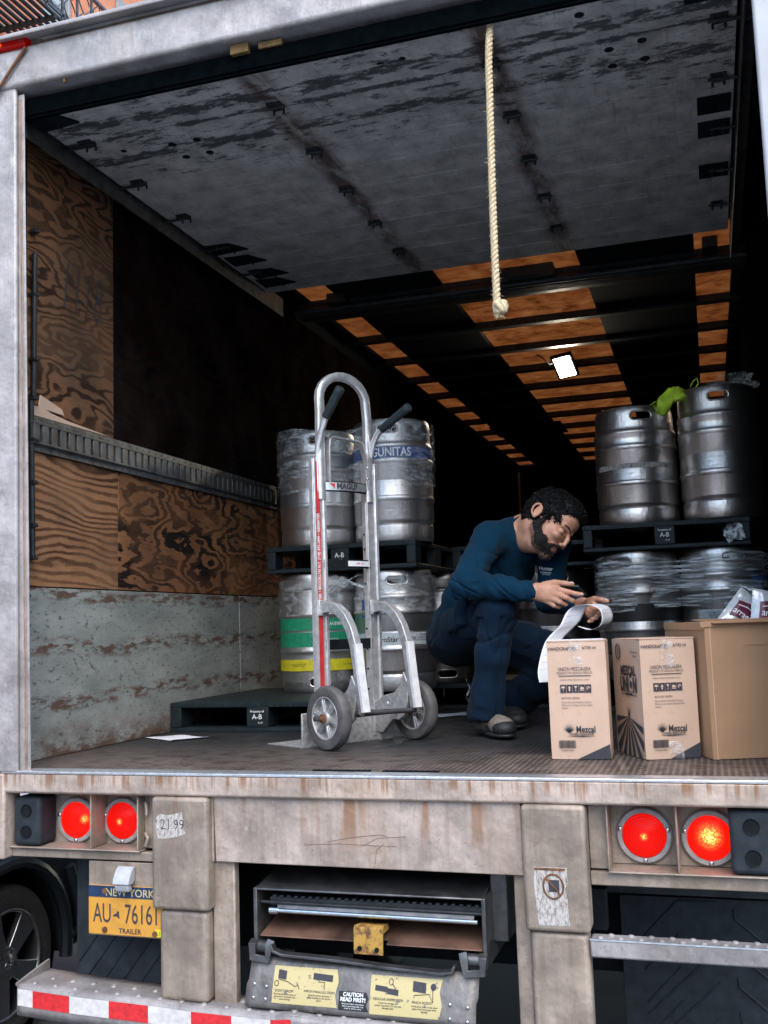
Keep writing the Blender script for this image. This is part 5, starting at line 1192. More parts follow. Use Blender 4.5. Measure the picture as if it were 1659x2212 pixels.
for yc in WY:
    we = empty('wheel', (0, yc-1.46, .385), parent=car); My = Matrix.Rotation(R(90), 4, 'Y')
    m = MB(); m.lathe([(.265, -.22), (.355, -.225), (.375, -.20), (.385, -.15), (.385, -.07), (.375, -.03), (.355, -.008), (.30, -.002), (.265, -.012)], 64, My, close=True); m.build('tyre', 'tyre', we)
    m = MB(); m.lathe([(.268, -.01), (.262, .0), (.25, -.006), (.245, -.03), (.24, -.18), (.268, -.18)], 56, My, close=True)
    for k_ in range(5):
        Mk = Matrix.Rotation(R(72*k_+27), 4, 'X')
        m.prism([(-.035, .05), (.035, .05), (.052, .15), (.075, .252), (-.075, .252), (-.052, .15)], 0, -.05, -.012, Mk)
    m.lathe([(0, .0), (.038, .0), (.05, -.008), (.085, -.012), (.09, -.05)], 32, My)
    m.build('rim', 'wheel_alloy', we, True, .006, seg=3)
    m = MB(); m.lathe([(.0, -.12), (.24, -.12)], 32, My); m.build('brake_shadow', 'black', we)
    m = MB()
    for k_ in range(5): a = R(72*k_+63); m.cyl((-.02, .062*math.cos(a), .062*math.sin(a)), (-.008, .062*math.cos(a), .062*math.sin(a)), .011, seg=10)
    m.build('wheel_nut', 'steel', we)
    m = MB(); m.tube([(.002, .026*math.cos(t), .019*math.sin(t)) for t in [k*.2618 for k in range(24)]], .0022, 6, closed=True); m.tube([(.002, .009, .014), (.002, .013, -.014)], .0028, 6); m.tube([(.002, -.013, .014), (.002, -.009, -.014)], .0028, 6); m.tube([(.002, -.010, .001), (.002, .010, -.001)], .0026, 6); m.build('emblem', 'chrome', we)
m = MB(); m.box(CX-1.7, CX-.1, 2.36, 2.42, GZ+.35, GZ+.6); cp(m, 'bumper', 'plastic', .03)
m = MB(); m.box(CX-.35, CX-.05, 2.30, 2.37, GZ+.72, GZ+.85); cp(m, 'headlight', 'white_label', .02)

# ================================================================== THE PERSON
class SDF:
    def __init__(s, lo, hi, h):
        s.h = h; s.o = np.array(lo, float); s.n = tuple(int(math.ceil((b-a)/h))+1 for a, b in zip(lo, hi)); s.F = np.full(s.n, .2, np.float32)
    def win(s, lo, hi, pad):
        a = [max(0, int((l-pad-o)/s.h)) for l, o in zip(lo, s.o)]; b = [min(n, int((q+pad-o)/s.h)+2) for q, o, n in zip(hi, s.o, s.n)]
        sl_ = tuple(slice(i, j) for i, j in zip(a, b)); g_ = [(np.arange(i, j)*s.h+o).astype(np.float32) for i, j, o in zip(a, b, s.o)]
        return sl_, np.meshgrid(*g_, indexing='ij', sparse=True)
    def put(s, sl_, d, k, cut=False):
        A = s.F[sl_]
        if cut:
            if k > 0: h_ = np.clip(.5-.5*(A+d)/k, 0, 1); s.F[sl_] = A*(1-h_)+(-d)*h_+k*h_*(1-h_)
            else: s.F[sl_] = np.maximum(A, -d)
        elif k > 0: h_ = np.clip(.5+.5*(A-d)/k, 0, 1); s.F[sl_] = A*(1-h_)+d*h_-k*h_*(1-h_)
        else: s.F[sl_] = np.minimum(A, d)
    def cap(s, a, b, ra, rb, k=.012, cut=False):
        a = np.array(a, float); b = np.array(b, float); r = max(ra, rb)
        sl_, (X, Y, Z) = s.win(np.minimum(a, b)-r, np.maximum(a, b)+r, k+.02); ab = b-a; L = float(ab@ab) or 1e-9
        t = np.clip(((X-a[0])*ab[0]+(Y-a[1])*ab[1]+(Z-a[2])*ab[2])/L, 0, 1)
        d = np.sqrt((X-a[0]-t*ab[0])**2+(Y-a[1]-t*ab[1])**2+(Z-a[2]-t*ab[2])**2)-(ra+(rb-ra)*t)
        s.put(sl_, d.astype(np.float32), k, cut); return s
    def chain(s, pts, rs_, k=.012):
        for i in range(len(pts)-1): s.cap(pts[i], pts[i+1], rs_[i], rs_[i+1], k)
        return s
    def ell(s, c, r, B=None, k=.012, cut=False):
        """B: rows are the ellipsoid's axes"""
        c = np.array(c, float); B = np.eye(3) if B is None else np.array(B, float); R_ = max(r)
        sl_, (X, Y, Z) = s.win(c-R_, c+R_, k+.02); q = []
        for i in range(3): q.append((X-c[0])*B[i][0]+(Y-c[1])*B[i][1]+(Z-c[2])*B[i][2])
        k0 = np.sqrt(sum((q[i]/r[i])**2 for i in range(3))); k1 = np.sqrt(sum((q[i]/(r[i]**2))**2 for i in range(3)))+1e-6
        s.put(sl_, (k0*(k0-1)/k1).astype(np.float32), k, cut); return s
    def mesh(s, name):
        F = s.F; neg = F < 0; nx, ny, nz = F.shape
        corners = [(i, j, k) for i in (0, 1) for j in (0, 1) for k in (0, 1)]
        cs = sum(neg[i:nx-1+i, j:ny-1+j, k:nz-1+k].astype(np.int8) for i, j, k in corners); act = (cs > 0) & (cs < 8)
        I = np.argwhere(act); idx = -np.ones(act.shape, np.int32); idx[tuple(I.T)] = np.arange(len(I))
        val = {c: F[I[:, 0]+c[0], I[:, 1]+c[1], I[:, 2]+c[2]] for c in corners}; P = np.zeros((len(I), 3)); N = np.zeros(len(I))
        for c in corners:
            for ax_ in range(3):
                if c[ax_]: continue
                e = list(c); e[ax_] = 1; e = tuple(e); a, b = val[c], val[e]; m_ = (a < 0) != (b < 0); t = np.where(m_, a/np.where(m_, a-b, 1), 0)
                q = np.tile(np.array(c, float), (len(I), 1)); q[:, ax_] += t; P += q*m_[:, None]; N += m_
        V = (I+P/N[:, None])*s.h+s.o; faces = []
        for ax_ in range(3):
            b_, c_ = (ax_+1) % 3, (ax_+2) % 3; sl1 = [slice(1, n-1) for n in F.shape]; sl1[ax_] = slice(0, F.shape[ax_]-1); sl2 = list(sl1); sl2[ax_] = slice(1, F.shape[ax_])
            A = neg[tuple(sl1)]; Bq = neg[tuple(sl2)]; E_ = np.argwhere(A != Bq)
            off = np.ones(3, int); off[ax_] = 0; E_ = E_+off; eb = np.zeros(3, int); eb[b_] = 1; ec = np.zeros(3, int); ec[c_] = 1
            q = [idx[tuple((E_-eb-ec).T)], idx[tuple((E_-ec).T)], idx[tuple(E_.T)], idx[tuple((E_-eb).T)]]
            Q = np.stack(q, 1); fl = neg[tuple(E_.T)]; Q[~fl] = Q[~fl][:, ::-1]; faces.append(Q[(Q >= 0).all(1)])
        Q = np.concatenate(faces); me = bpy.data.meshes.new(name)
        me.vertices.add(len(V)); me.vertices.foreach_set('co', V.astype(np.float32).ravel()); me.loops.add(Q.size); me.loops.foreach_set('vertex_index', Q.astype(np.int32).ravel())
        me.polygons.add(len(Q)); me.polygons.foreach_set('loop_start', np.arange(0, Q.size, 4, dtype=np.int32)); me.update(calc_edges=True); me.validate(); return me
def relax(me, it=2, lam=.5):
    n = len(me.vertices); co = np.empty(n*3, np.float32); me.vertices.foreach_get('co', co); co = co.reshape(-1, 3).astype(np.float64)
    e = np.empty(len(me.edges)*2, np.int32); me.edges.foreach_get('vertices', e); e = e.reshape(-1, 2); deg = np.bincount(e.ravel(), minlength=n).astype(float); deg[deg == 0] = 1
    for _ in range(it):
        for l_ in (lam, -lam*.98 if it > 2 else 0):
            if not l_: continue
            sm = np.zeros_like(co)
            for d in range(3): sm[:, d] = np.bincount(e[:, 0], co[e[:, 1], d], n)+np.bincount(e[:, 1], co[e[:, 0], d], n)
            co += l_*(sm/deg[:, None]-co)
    me.vertices.foreach_set('co', co.astype(np.float32).ravel()); me.update()
def displace(me, fn):
    for v, nrm in zip(me.vertices, [Vector(n_.vector) for n_ in me.vertex_normals]):
        d = fn(v.co, nrm)
        if d: v.co = v.co+nrm*d
    me.update()

hF = Vector((.722, -.297, -.626)).normalized(); hU = Vector((.689, .217, .692)); hU = (hU-hF*hU.dot(hF)).normalized(); hR = hF.cross(hU)
HC = Vector((1.626, 1.165, .840))
HBAS = [tuple(hR), tuple(hF), tuple(hU)]
def H(x, y, z): return HC+(hR*x+hF*y+hU*z)*1.045
# joints
PEL, LUM, THO, NKB = (1.165, 1.46, .40), (1.24, 1.41, .54), (1.38, 1.32, .68), (1.505, 1.245, .835)
SR, ER, WR = (1.385, 1.13, .79), (1.318, .945, .605), (1.598, .90, .559)
SL, EL, WL = (1.625, 1.335, .770), (1.595, 1.285, .535), (1.755, 1.075, .505)
HR_, KR, AR_ = (1.18, 1.36, .40), (1.437, .985, .485), (1.365, 1.045, .10)
HL_, KL, AL_ = (1.27, 1.50, .38), (1.63, 1.22, .31), (1.43, 1.42, .10)

sk = SDF((.98, .76, -.01), (1.98, 1.72, 1.06), .0034)
K = .010
# inner body, covered by the clothes
sk.ell(PEL, (.13, .12, .11), k=.03); sk.cap(PEL, LUM, .11, .10, .03); sk.cap(LUM, THO, .10, .115, .03); sk.cap(THO, NKB, .115, .06, .03)
sk.chain([NKB, SR, ER, WR], [.05, .044, .032, .026], .02); sk.chain([NKB, SL, EL, WL], [.05, .040, .030, .025], .01)
sk.chain([PEL, HR_, KR, AR_], [.10, .08, .052, .030], .02); sk.chain([PEL, HL_, KL, AL_], [.10, .08, .052, .034], .02)
sk.cap((1.36, 1.05, .08), (1.44, .955, .035), .028, .018, .01); sk.cap(AL_, (1.435, 1.30, .035), .030, .02, .01)
# neck and head
sk.cap((1.50, 1.24, .80), H(0, -.035, -.045), .062, .056, .02); sk.cap((1.515, 1.215, .775), H(0, .02, -.085), .045, .045, .02)
sk.ell(H(0, -.014, .040), (.077, .102, .092), HBAS, .01); sk.ell(H(0, .035, -.028), (.061, .060, .076), HBAS, .02)
sk.ell(H(0, .064, .056), (.060, .038, .048), HBAS, .02)
sk.chain([H(.058, -.005, -.055), H(.045, .045, -.086), H(.0, .078, -.096), H(-.045, .045, -.086), H(-.058, -.005, -.055)], [.016, .018, .021, .018, .016], .022)
for s_ in (1, -1):
    sk.ell(H(.036*s_, .074, -.022), (.026, .022, .018), HBAS, .018)          # cheekbone
    sk.cap(H(.012*s_, .095, .024), H(.048*s_, .078, .021), .0095, .008, .010)   # brow ridge
    sk.ell(H(.032*s_, .100, .004), (.019, .014, .011), HBAS, .008, cut=True)    # eye socket
    sk.ell(H(.0315*s_, .0765, .003), (.0125, .0145, .0125), HBAS, .003)         # lid over the eyeball, cast down
    sk.ell(H(.013*s_, .107, -.036), (.0085, .0105, .0075), HBAS, .006)
    # ear: helix, lobe, tragus round a hollow
    E0 = Vector(H(.0765*s_, -.028, .0)); ex = hR*s_
    ring = []
    for a in range(0, 361, 30):
        ra = R(a); ring.append(E0+hU*(.026*math.cos(ra)+.0)+hF*(-.006+.0165*math.sin(ra)-.004*math.cos(ra))+ex*(.010-.008*math.sin(ra)))
    for i in range(len(ring)-1): sk.cap(ring[i], ring[i+1], .0042 if 60 < i*30 < 330 else .0050, .0045, .003)
    sk.ell(E0+ex*.006, (.0065, .016, .026), HBAS, .004); sk.ell(E0-hU*.026+ex*.006+hF*.004, (.005, .008, .009), HBAS, .004)
    sk.ell(E0+ex*.0145-hU*.002+hF*.001, (.005, .0060, .009), HBAS, .005, cut=True)
    sk.cap(E0+hF*.010+ex*.006, E0+hF*.010-hU*.008+ex*.006, .004, .004, .003)
sk.chain([H(0, .094, .018), H(0, .108, -.004), H(0, .113, -.027)], [.0076, .0084, .0092], .009); sk.ell(H(0, .108, -.033), (.0098, .0090, .0078), HBAS, .006)
sk.ell(H(0, .083, -.062), (.030, .018, .020), HBAS, .012)
sk.cap(H(-.017, .094, -.0615), H(.017, .094, -.0615), .0048, .0048, .004); sk.cap(H(-.015, .093, -.0725), H(.015, .093, -.0725), .0058, .0058, .004)
for s_ in (1, -1): sk.ell(H(.0075*s_, .118, -.046), (.0035, .005, .004), HBAS, .002, cut=True)
# right hand: palm, thumb on top, fingers running to the right, curled under the phone
def hand(palm, pr, fingers, k=.006):
    for a, b, ra, rb_ in palm: sk.cap(a, b, ra, rb_, .012)
    for pts, rs_ in fingers: sk.chain(pts, rs_, .0035)
hand([((1.598, .90, .562), (1.650, .893, .562), .024, .021), ((1.610, .897, .575), (1.690, .885, .572), .017, .013), ((1.615, .90, .565), (1.700, .870, .557), .017, .0125), ((1.61, .90, .555), (1.692, .868, .540), .017, .0125), ((1.60, .902, .548), (1.672, .873, .527), .017, .012), ((1.60, .905, .545), (1.650, .888, .520), .015, .0115)], 0, [
    ([(1.640, .895, .582), (1.680, .885, .590), (1.715, .872, .586), (1.750, .866, .5795)], [.015, .0115, .0098, .0085]),
    ([(1.700, .868, .561), (1.735, .862, .551), (1.762, .862, .543), (1.783, .862, .5405)], [.0118, .0098, .0090, .0080]),
    ([(1.692, .866, .543), (1.725, .850, .531), (1.745, .862, .519), (1.752, .880, .516)], [.0115, .0096, .0088, .0080]),
    ([(1.674, .871, .527), (1.700, .852, .515), (1.718, .868, .506), (1.722, .886, .506)], [.0112, .0094, .0086, .0078]),
    ([(1.652, .886, .519), (1.676, .868, .503), (1.691, .880, .497), (1.696, .896, .499)], [.0105, .0086, .0080, .0072])])
# left hand pinching the receipt: thumb above, four fingers below
hand([((1.755, 1.075, .506), (1.795, 1.01, .500), .024, .021), ((1.765, 1.06, .512), (1.812, .985, .508), .018, .015), ((1.76, 1.06, .495), (1.788, .985, .478), .018, .014)], 0, [
    ([(1.790, 1.01, .516), (1.815, .985, .524), (1.842, .960, .520), (1.867, .940, .513)], [.0145, .0115, .0098, .0085]),
    ([(1.812, .985, .497), (1.840, .960, .491), (1.850, .935, .480), (1.840, .918, .474)], [.0115, .0096, .0088, .0078]),
    ([(1.803, .982, .486), (1.830, .955, .477), (1.838, .930, .466), (1.826, .915, .461)], [.0115, .0096, .0088, .0078]),
    ([(1.795, .980, .475), (1.818, .955, .463), (1.824, .930, .453), (1.811, .917, .449)], [.0110, .0092, .0084, .0076]),
    ([(1.786, .980, .466), (1.803, .955, .451), (1.807, .935, .442), (1.796, .924, .440)], [.0102, .0084, .0076, .0070])])
me = sk.mesh('person'); relax(me, 1, .35)
man = mesh_obj('person', me, 'skin', None, True, ang=180)
tag(man, 'dark-bearded man crouching on the deck in navy work clothes, reading a long receipt', 'person')
bm = MB()                       # finger nails
for c_, d_, w_ in (((1.748, .859, .5855), (1, -.15, -.2), .0062), ((1.781, .8555, .5425), (1, .0, -.15), .0058), ((1.863, .937, .5195), (.8, -.6, -.2), .0062)):
    d_ = Vector(d_).normalized(); up_ = Vector((.1, -.75, .65)).normalized(); sd_ = d_.cross(up_).normalized(); up_ = sd_.cross(d_)
    B_ = Matrix((( d_.x, sd_.x, up_.x), (d_.y, sd_.y, up_.y), (d_.z, sd_.z, up_.z))).to_4x4()
    bm.ball(Vector(c_), (w_*1.15, w_*.85, .0022), B_, 12, 8)
bm.build('fingernail', 'nail', man)
m = MB(); m.tube([H(-.019, .0965, -.0665), H(-.010, .1, -.0695), H(0, .1015, -.0705), H(.010, .1, -.0695), H(.019, .0965, -.0665)], [.002, .005, .0058, .005, .002], 8); m.tube([H(-.018, .097, -.0655), H(-.006, .1015, -.0615), H(0, .101, -.0625), H(.006, .1015, -.0615), H(.018, .097, -.0655)], [.0015, .0032, .003, .0032, .0015], 8)
m.build('lips', 'lip', man)
m = MB()
for s_ in (1, -1):
    m.tube([H(.0205*s_, .0885, -.0045), H(.027*s_, .0915, -.0075), H(.034*s_, .0905, -.0075), H(.043*s_, .0835, -.003)], [.0008, .0017, .0019, .0010], 6)
    m.tube([H(.0205*s_, .0895, .0085), H(.029*s_, .0905, .0125), H(.038*s_, .0870, .0110)], [.0004, .0009, .0006], 6)
m.build('eyelashes', 'beard', man)
m = MB()
for s_ in (1, -1):
    for i in range(60):
        t = i/59; c_ = H((.012+.040*t)*s_, .1035-.020*t**1.6, .0225+.0065*math.sin(t*2.4)+rnd.uniform(-.0025, .0025)*(1-.5*t)); m.tube([c_, c_+(hR*s_*.006+hU*(.003-.004*t)-hF*.001)], [.0015, .0006], 4)
m.build('eyebrows', 'hair', man)
# hair: a cropped mass of curls
hr = SDF((1.46, .98, .76), (1.88, 1.36, 1.07), .0045)
hr.ell(H(0, -.020, .050), (.087, .108, .093), HBAS, .02); hr.ell(H(0, .040, .094), (.068, .064, .042), HBAS, .03); hr.ell(H(0, -.062, .0), (.068, .050, .066), HBAS, .03)
hr.ell(H(0, .104, .036), (.074, .048, .050), HBAS, .006, cut=True)
for s_ in (1, -1):
    hr.ell(H(.084*s_, .052, -.016), (.034, .044, .062), HBAS, .006, cut=True); hr.ell(H(.092*s_, -.028, -.004), (.032, .028, .040), HBAS, .004, cut=True)
    hr.cap(H(.0735*s_, .004, .03), H(.0705*s_, .008, -.03), .012, .008, .008)
me = hr.mesh('hair'); displace(me, lambda p, n_: .006*mnoise.noise(p*48)+.0035*mnoise.noise(p*110))
hairo = mesh_obj('hair', me, 'hair', man, True, ang=180)
pts_ = [(v.co.copy(), v.normal.copy()) for v in me.vertices]; rnd.shuffle(pts_); m = MB()
for p_, n_ in [q for q in pts_ if (q[0]-HC).dot(hU) > .0 or (q[0]-HC).dot(hF) < -.01][:1300]:
    a_ = n_.orthogonal().normalized(); b_ = n_.cross(a_); ph = rnd.uniform(0, 6.28); rr_ = rnd.uniform(.004, .0075); tw = rnd.choice((-1, 1))
    m.tube([p_+n_*(.0005+.0065*i/8)+(a_*math.cos(ph+tw*i*.95)+b_*math.sin(ph+tw*i*.95)-a_*math.cos(ph)-b_*math.sin(ph))*rr_ for i in range(8)], [.0018, .0022, .0022, .0021, .0019, .0017, .0013, .0006], 4)
m.build('curl', 'hair', hairo)
# beard and moustache
bd = SDF((1.50, .98, .64), (1.80, 1.34, .92), .004)
bd.chain([H(.070, .000, -.018), H(.066, .004, -.045), H(.049, .047, -.082), H(.0, .079, -.094), H(-.049, .047, -.082), H(-.066, .004, -.045), H(-.070, .000, -.018)], [.006, .015, .0225, .0240, .0225, .015, .006], .012)
for s_ in (1, -1):
    bd.ell(H(.046*s_, .048, -.066), (.0155, .024, .018), HBAS, .01); bd.cap(H(.0, .097, -.050), H(.022*s_, .089, -.057), .0068, .0070, .004); bd.cap(H(.022*s_, .089, -.057), H(.031*s_, .076, -.080), .0085, .013, .006)
bd.cap(H(-.014, .090, -.083), H(.014, .090, -.083), .009, .009, .006)
bd.ell(H(0, .097, -.068), (.019, .016, .0095), HBAS, .003, cut=True)
me = bd.mesh('beard'); displace(me, lambda p, n_: .0028*mnoise.noise(p*120)-.0005)
bo_ = mesh_obj('beard', me, 'beard', man, True, ang=180)
pts_ = [(v.co.copy(), v.normal.copy()) for v in me.vertices]; rnd.shuffle(pts_); m = MB()
for p_, n_ in pts_[:3200]:
    d_ = (n_*.6-hU*.5+Vector((rnd.uniform(-.5, .5), rnd.uniform(-.5, .5), rnd.uniform(-.5, .5)))).normalized(); m.tube([p_-n_*.001, p_+d_*.0045, p_+d_*.009-hU*.002], [.0007, .0005, .0002], 3)
m.build('whisker', 'beard', bo_)

# navy sweatshirt
sh = SDF((1.02, .84, .36), (1.84, 1.66, .94), .0042)
def crease(v, wd=7.0): return -max(0.0, 1-abs(mnoise.noise(v))*wd)**1.3
axT = (Vector(SL)-Vector(SR)).normalized(); upT = (Vector(NKB)-Vector(LUM)).normalized(); axT = (axT-upT*axT.dot(upT)).normalized(); fT = upT.cross(axT)
TB = [tuple(axT), tuple(fT), tuple(upT)]
def Tp(c, a=0, f=0, u=0): return Vector(c)+axT*a+fT*f+upT*u
sh.ell(Tp(PEL, 0, 0, .03), (.155, .125, .10), TB, .04); sh.ell(Tp(LUM), (.142, .115, .12), TB, .05); sh.ell(Tp(THO, 0, -.005, .01), (.160, .115, .15), TB, .05)
sh.ell(Tp(NKB, 0, -.015, -.065), (.155, .095, .085), TB, .05)
sh.cap(Tp(NKB, 0, 0, -.02), SR, .055, .062, .04); sh.cap(Tp(NKB, 0, 0, -.02), SL, .055, .062, .04)
sh.chain([SR, ER], [.068, .053], .03); sh.chain([ER, (1.45, .915, .585), (1.555, .902, .567)], [.055, .048, .040], .02); sh.cap((1.50, .91, .572), (1.568, .902, .562), .041, .039, .012); sh.cap((1.568, .902, .562), (1.590, .901, .560), .034, .033, .004)
sh.chain([SL, EL, (1.72, 1.12, .507)], [.064, .052, .042], .03); sh.ell(Tp(THO, .055, .035, -.03), (.115, .085, .13), TB, .05); sh.cap(Tp(LUM, .03, .03), Tp(THO, .05, .045, -.04), .10, .10, .05); sh.cap((1.72, 1.12, .505), (1.742, 1.095, .505), .034, .034, .005)
sh.cap((1.515, 1.215, .79), H(0, -.01, -.07), .058, .054, .0, cut=True); sh.cap((1.50, 1.23, .81), H(0, -.04, -.03), .064, .064, .0, cut=True)
def seg_t(p, a, b): a = Vector(a); b = Vector(b); d = b-a; t = (p-a).dot(d)/d.length_squared; q = a+d*max(0, min(1, t)); return t, (p-q).length
eR = Vector(ER)
def fold(p, n_):
    d = .0025*mnoise.noise(p*26)
    t, q = seg_t(p, SR, ER)
    if q < .10: ax_ = (eR-Vector(SR)).normalized(); d += .009*(.5-abs(mnoise.noise(Vector((p.dot(ax_)*15+2*mnoise.noise(p*7), p.x*5, p.y*5))))*1.6)*min(1, max(0, t+.1))*1.2
    t2, q2 = seg_t(p, ER, WR)
    if q2 < .085: ax_ = (Vector(WR)-eR).normalized(); s_ = p.dot(ax_); d += .008*(.4-abs(mnoise.noise(Vector((s_*17+p.z*9, p.y*6, p.z*5))))*1.6)*(1.1-.3*t2)
    w_ = p-Vector(THO); u_ = w_.dot(upT); a_ = w_.dot(axT)
    d += .010*(.4-abs(mnoise.noise(Vector(((u_+.7*a_)*10, (a_-.5*u_)*3, 3.3))))*1.6)*(1 if u_ < .1 else .45)
    d += .006*max(0, mnoise.noise(Vector(((u_-.9*a_)*22, (a_+u_)*4, 8))))
    if q < .095: d += .006*crease(Vector((p.z*15+p.x*9, p.y*4+p.x*3, 4)), 9)*(.3+max(0, t))
    if q2 < .08: d += .006*crease(Vector((p.x*13+p.z*9, p.y*4, p.z*4)), 9)
    d += .005*crease(Vector(((u_+.8*a_)*8, (a_-u_)*2.0, 1)), 8)
    return d
me = sh.mesh('sweatshirt'); relax(me, 1, .4); displace(me, fold)
sho = mesh_obj('sweatshirt', me, 'cloth', man, True, ang=180)
def ringpts(c, ax_, r, n=36, s1=1.0, s2=1.0):
    ax_ = Vector(ax_).normalized(); a_ = ax_.orthogonal().normalized(); b_ = ax_.cross(a_); return [Vector(c)+(a_*math.cos(t)*s1+b_*math.sin(t)*s2)*r for t in [6.28318*k/n for k in range(n)]]
nax = H(0, -.02, -.06)-Vector((1.505, 1.225, .80))
m = MB(); m.tube(ringpts((1.516, 1.212, .812), nax, .0655), .0075, 8, closed=True); m.build('collar', 'cloth', sho)
m = MB(); wax = Vector(WR)-eR
for t_, r_ in ((-.0, .0345), (-.010, .0355), (-.020, .036)): m.tube(ringpts(Vector((1.590, .901, .560))+wax.normalized()*t_, wax, r_), .0065, 8, closed=True)
m.build('cuff', 'cloth', sho)
# chest print
dg = bpy.context.evaluated_depsgraph_get()
def on_cloth(u, v):
    base = Vector((1.598, 1.16, .652))+Vector((.954, .30, 0))*u+Vector((-.02, 0, 1))*v; o_ = Vector((2.23662, -2.99704, .445)); d_ = (base-o_).normalized()
    hit_, loc, nr, _ = sho.ray_cast(base-fT*-.0+(-d_)*.5, d_) ; return (loc-d_*.0025) if hit_ else base
dg.update()
m = MB()
for t_, s_, uu, vv in (('Hunter', .021, .010, .006), ('DISTRIBUTING', .0075, .009, -.0105), ('BEER SPECIALISTS', .0045, .010, -.018)): m.text(t_, s_, lambda u, v, a=uu, b=vv: on_cloth(a+u, b+v-.35*u*.3), sx=.9, bold=.02)
m.poly([on_cloth(*q) for q in ((-.034, -.016), (-.024, -.016), (-.024, .006), (-.027, .012), (-.028, .022), (-.030, .022), (-.031, .012), (-.034, .006))])
m.build('chest_print', 'wprint', sho)

# trousers
tr_ = SDF((1.0, .86, .02), (1.78, 1.68, .64), .0042)
tr_.ell((1.15, 1.46, .385), (.135, .135, .125), None, .04); tr_.cap(PEL, HR_, .125, .110, .04); tr_.cap(PEL, HL_, .12, .105, .04)
tr_.chain([HR_, (1.33, 1.15, .455), KR], [.115, .092, .073], .04); tr_.chain([KR, (1.405, .992, .32), (1.375, 1.015, .17), (1.366, 1.03, .095)], [.072, .062, .064, .074], .03)
tr_.chain([HL_, (1.47, 1.34, .35), KL], [.112, .098, .078], .04); tr_.chain([KL, (1.53, 1.32, .20), (1.44, 1.39, .13), (1.40, 1.46, .12)], [.078, .074, .072, .066], .03)
tr_.cap((1.37, 1.03, -.01), (1.37, 1.03, .045), .085, .068, .006, cut=True)
def fold2(p, n_):
    d = .003*mnoise.noise(p*22); t, q = seg_t(p, KR, AR_)
    if q < .11 and p.z < .47: d += .010*(.4-abs(mnoise.noise(Vector((p.z*3+40*max(0, .17-p.z)*p.z*3, p.x*11, p.y*11))))*1.5)*(.5+t*.8)+.008*crease(Vector((p.x*11, p.y*11, p.z*2.6+3)), 8)
    t, q = seg_t(p, HR_, KR)
    if q < .14: d += .009*(.4-abs(mnoise.noise(Vector((p.x*6+p.z*7, p.y*7, p.z*8+2))))*1.6)
    t, q = seg_t(p, HL_, KL)
    if q < .13: d += .009*(.4-abs(mnoise.noise(Vector((p.x*3, p.y*4, p.z*13+p.x*5))))*1.6)
    if p.z > .33: d += .006*crease(Vector((p.x*5+p.z*4, p.y*5, p.z*9-p.x*4)), 8)
    return d
me = tr_.mesh('trousers'); relax(me, 1, .4); displace(me, fold2); tro = mesh_obj('trousers', me, 'trouser', man, True, ang=180)
# cargo pocket on the near thigh
pk = SDF((1.12, .95, .36), (1.46, 1.28, .62), .0042)
pd = (Vector(KR)-Vector(HR_)).normalized(); pn = Vector((-.55, -.62, .25)); pn = (pn-pd*pn.dot(pd)).normalized(); pu = pd.cross(pn); PB = [tuple(pd), tuple(pn), tuple(pu)]
pc = Vector((1.315, 1.16, .465))+pn*.085
pk.ell(pc, (.082, .026, .066), PB, .01); pk.cap(pc+pu*.052-pd*.07, pc+pu*.045+pd*.075, .016, .015, .012); pk.cap(pc+pu*.05+pd*.07, pc-pu*.05+pd*.078, .012, .010, .012)
me = pk.mesh('pocket'); displace(me, lambda p, n_: .007*mnoise.noise(Vector((p.dot(pd)*24+p.z*12, p.dot(pu)*9, 1)))+.002*mnoise.noise(p*60))
po = mesh_obj('cargo_pocket', me, 'trouser', tro, True, ang=180)
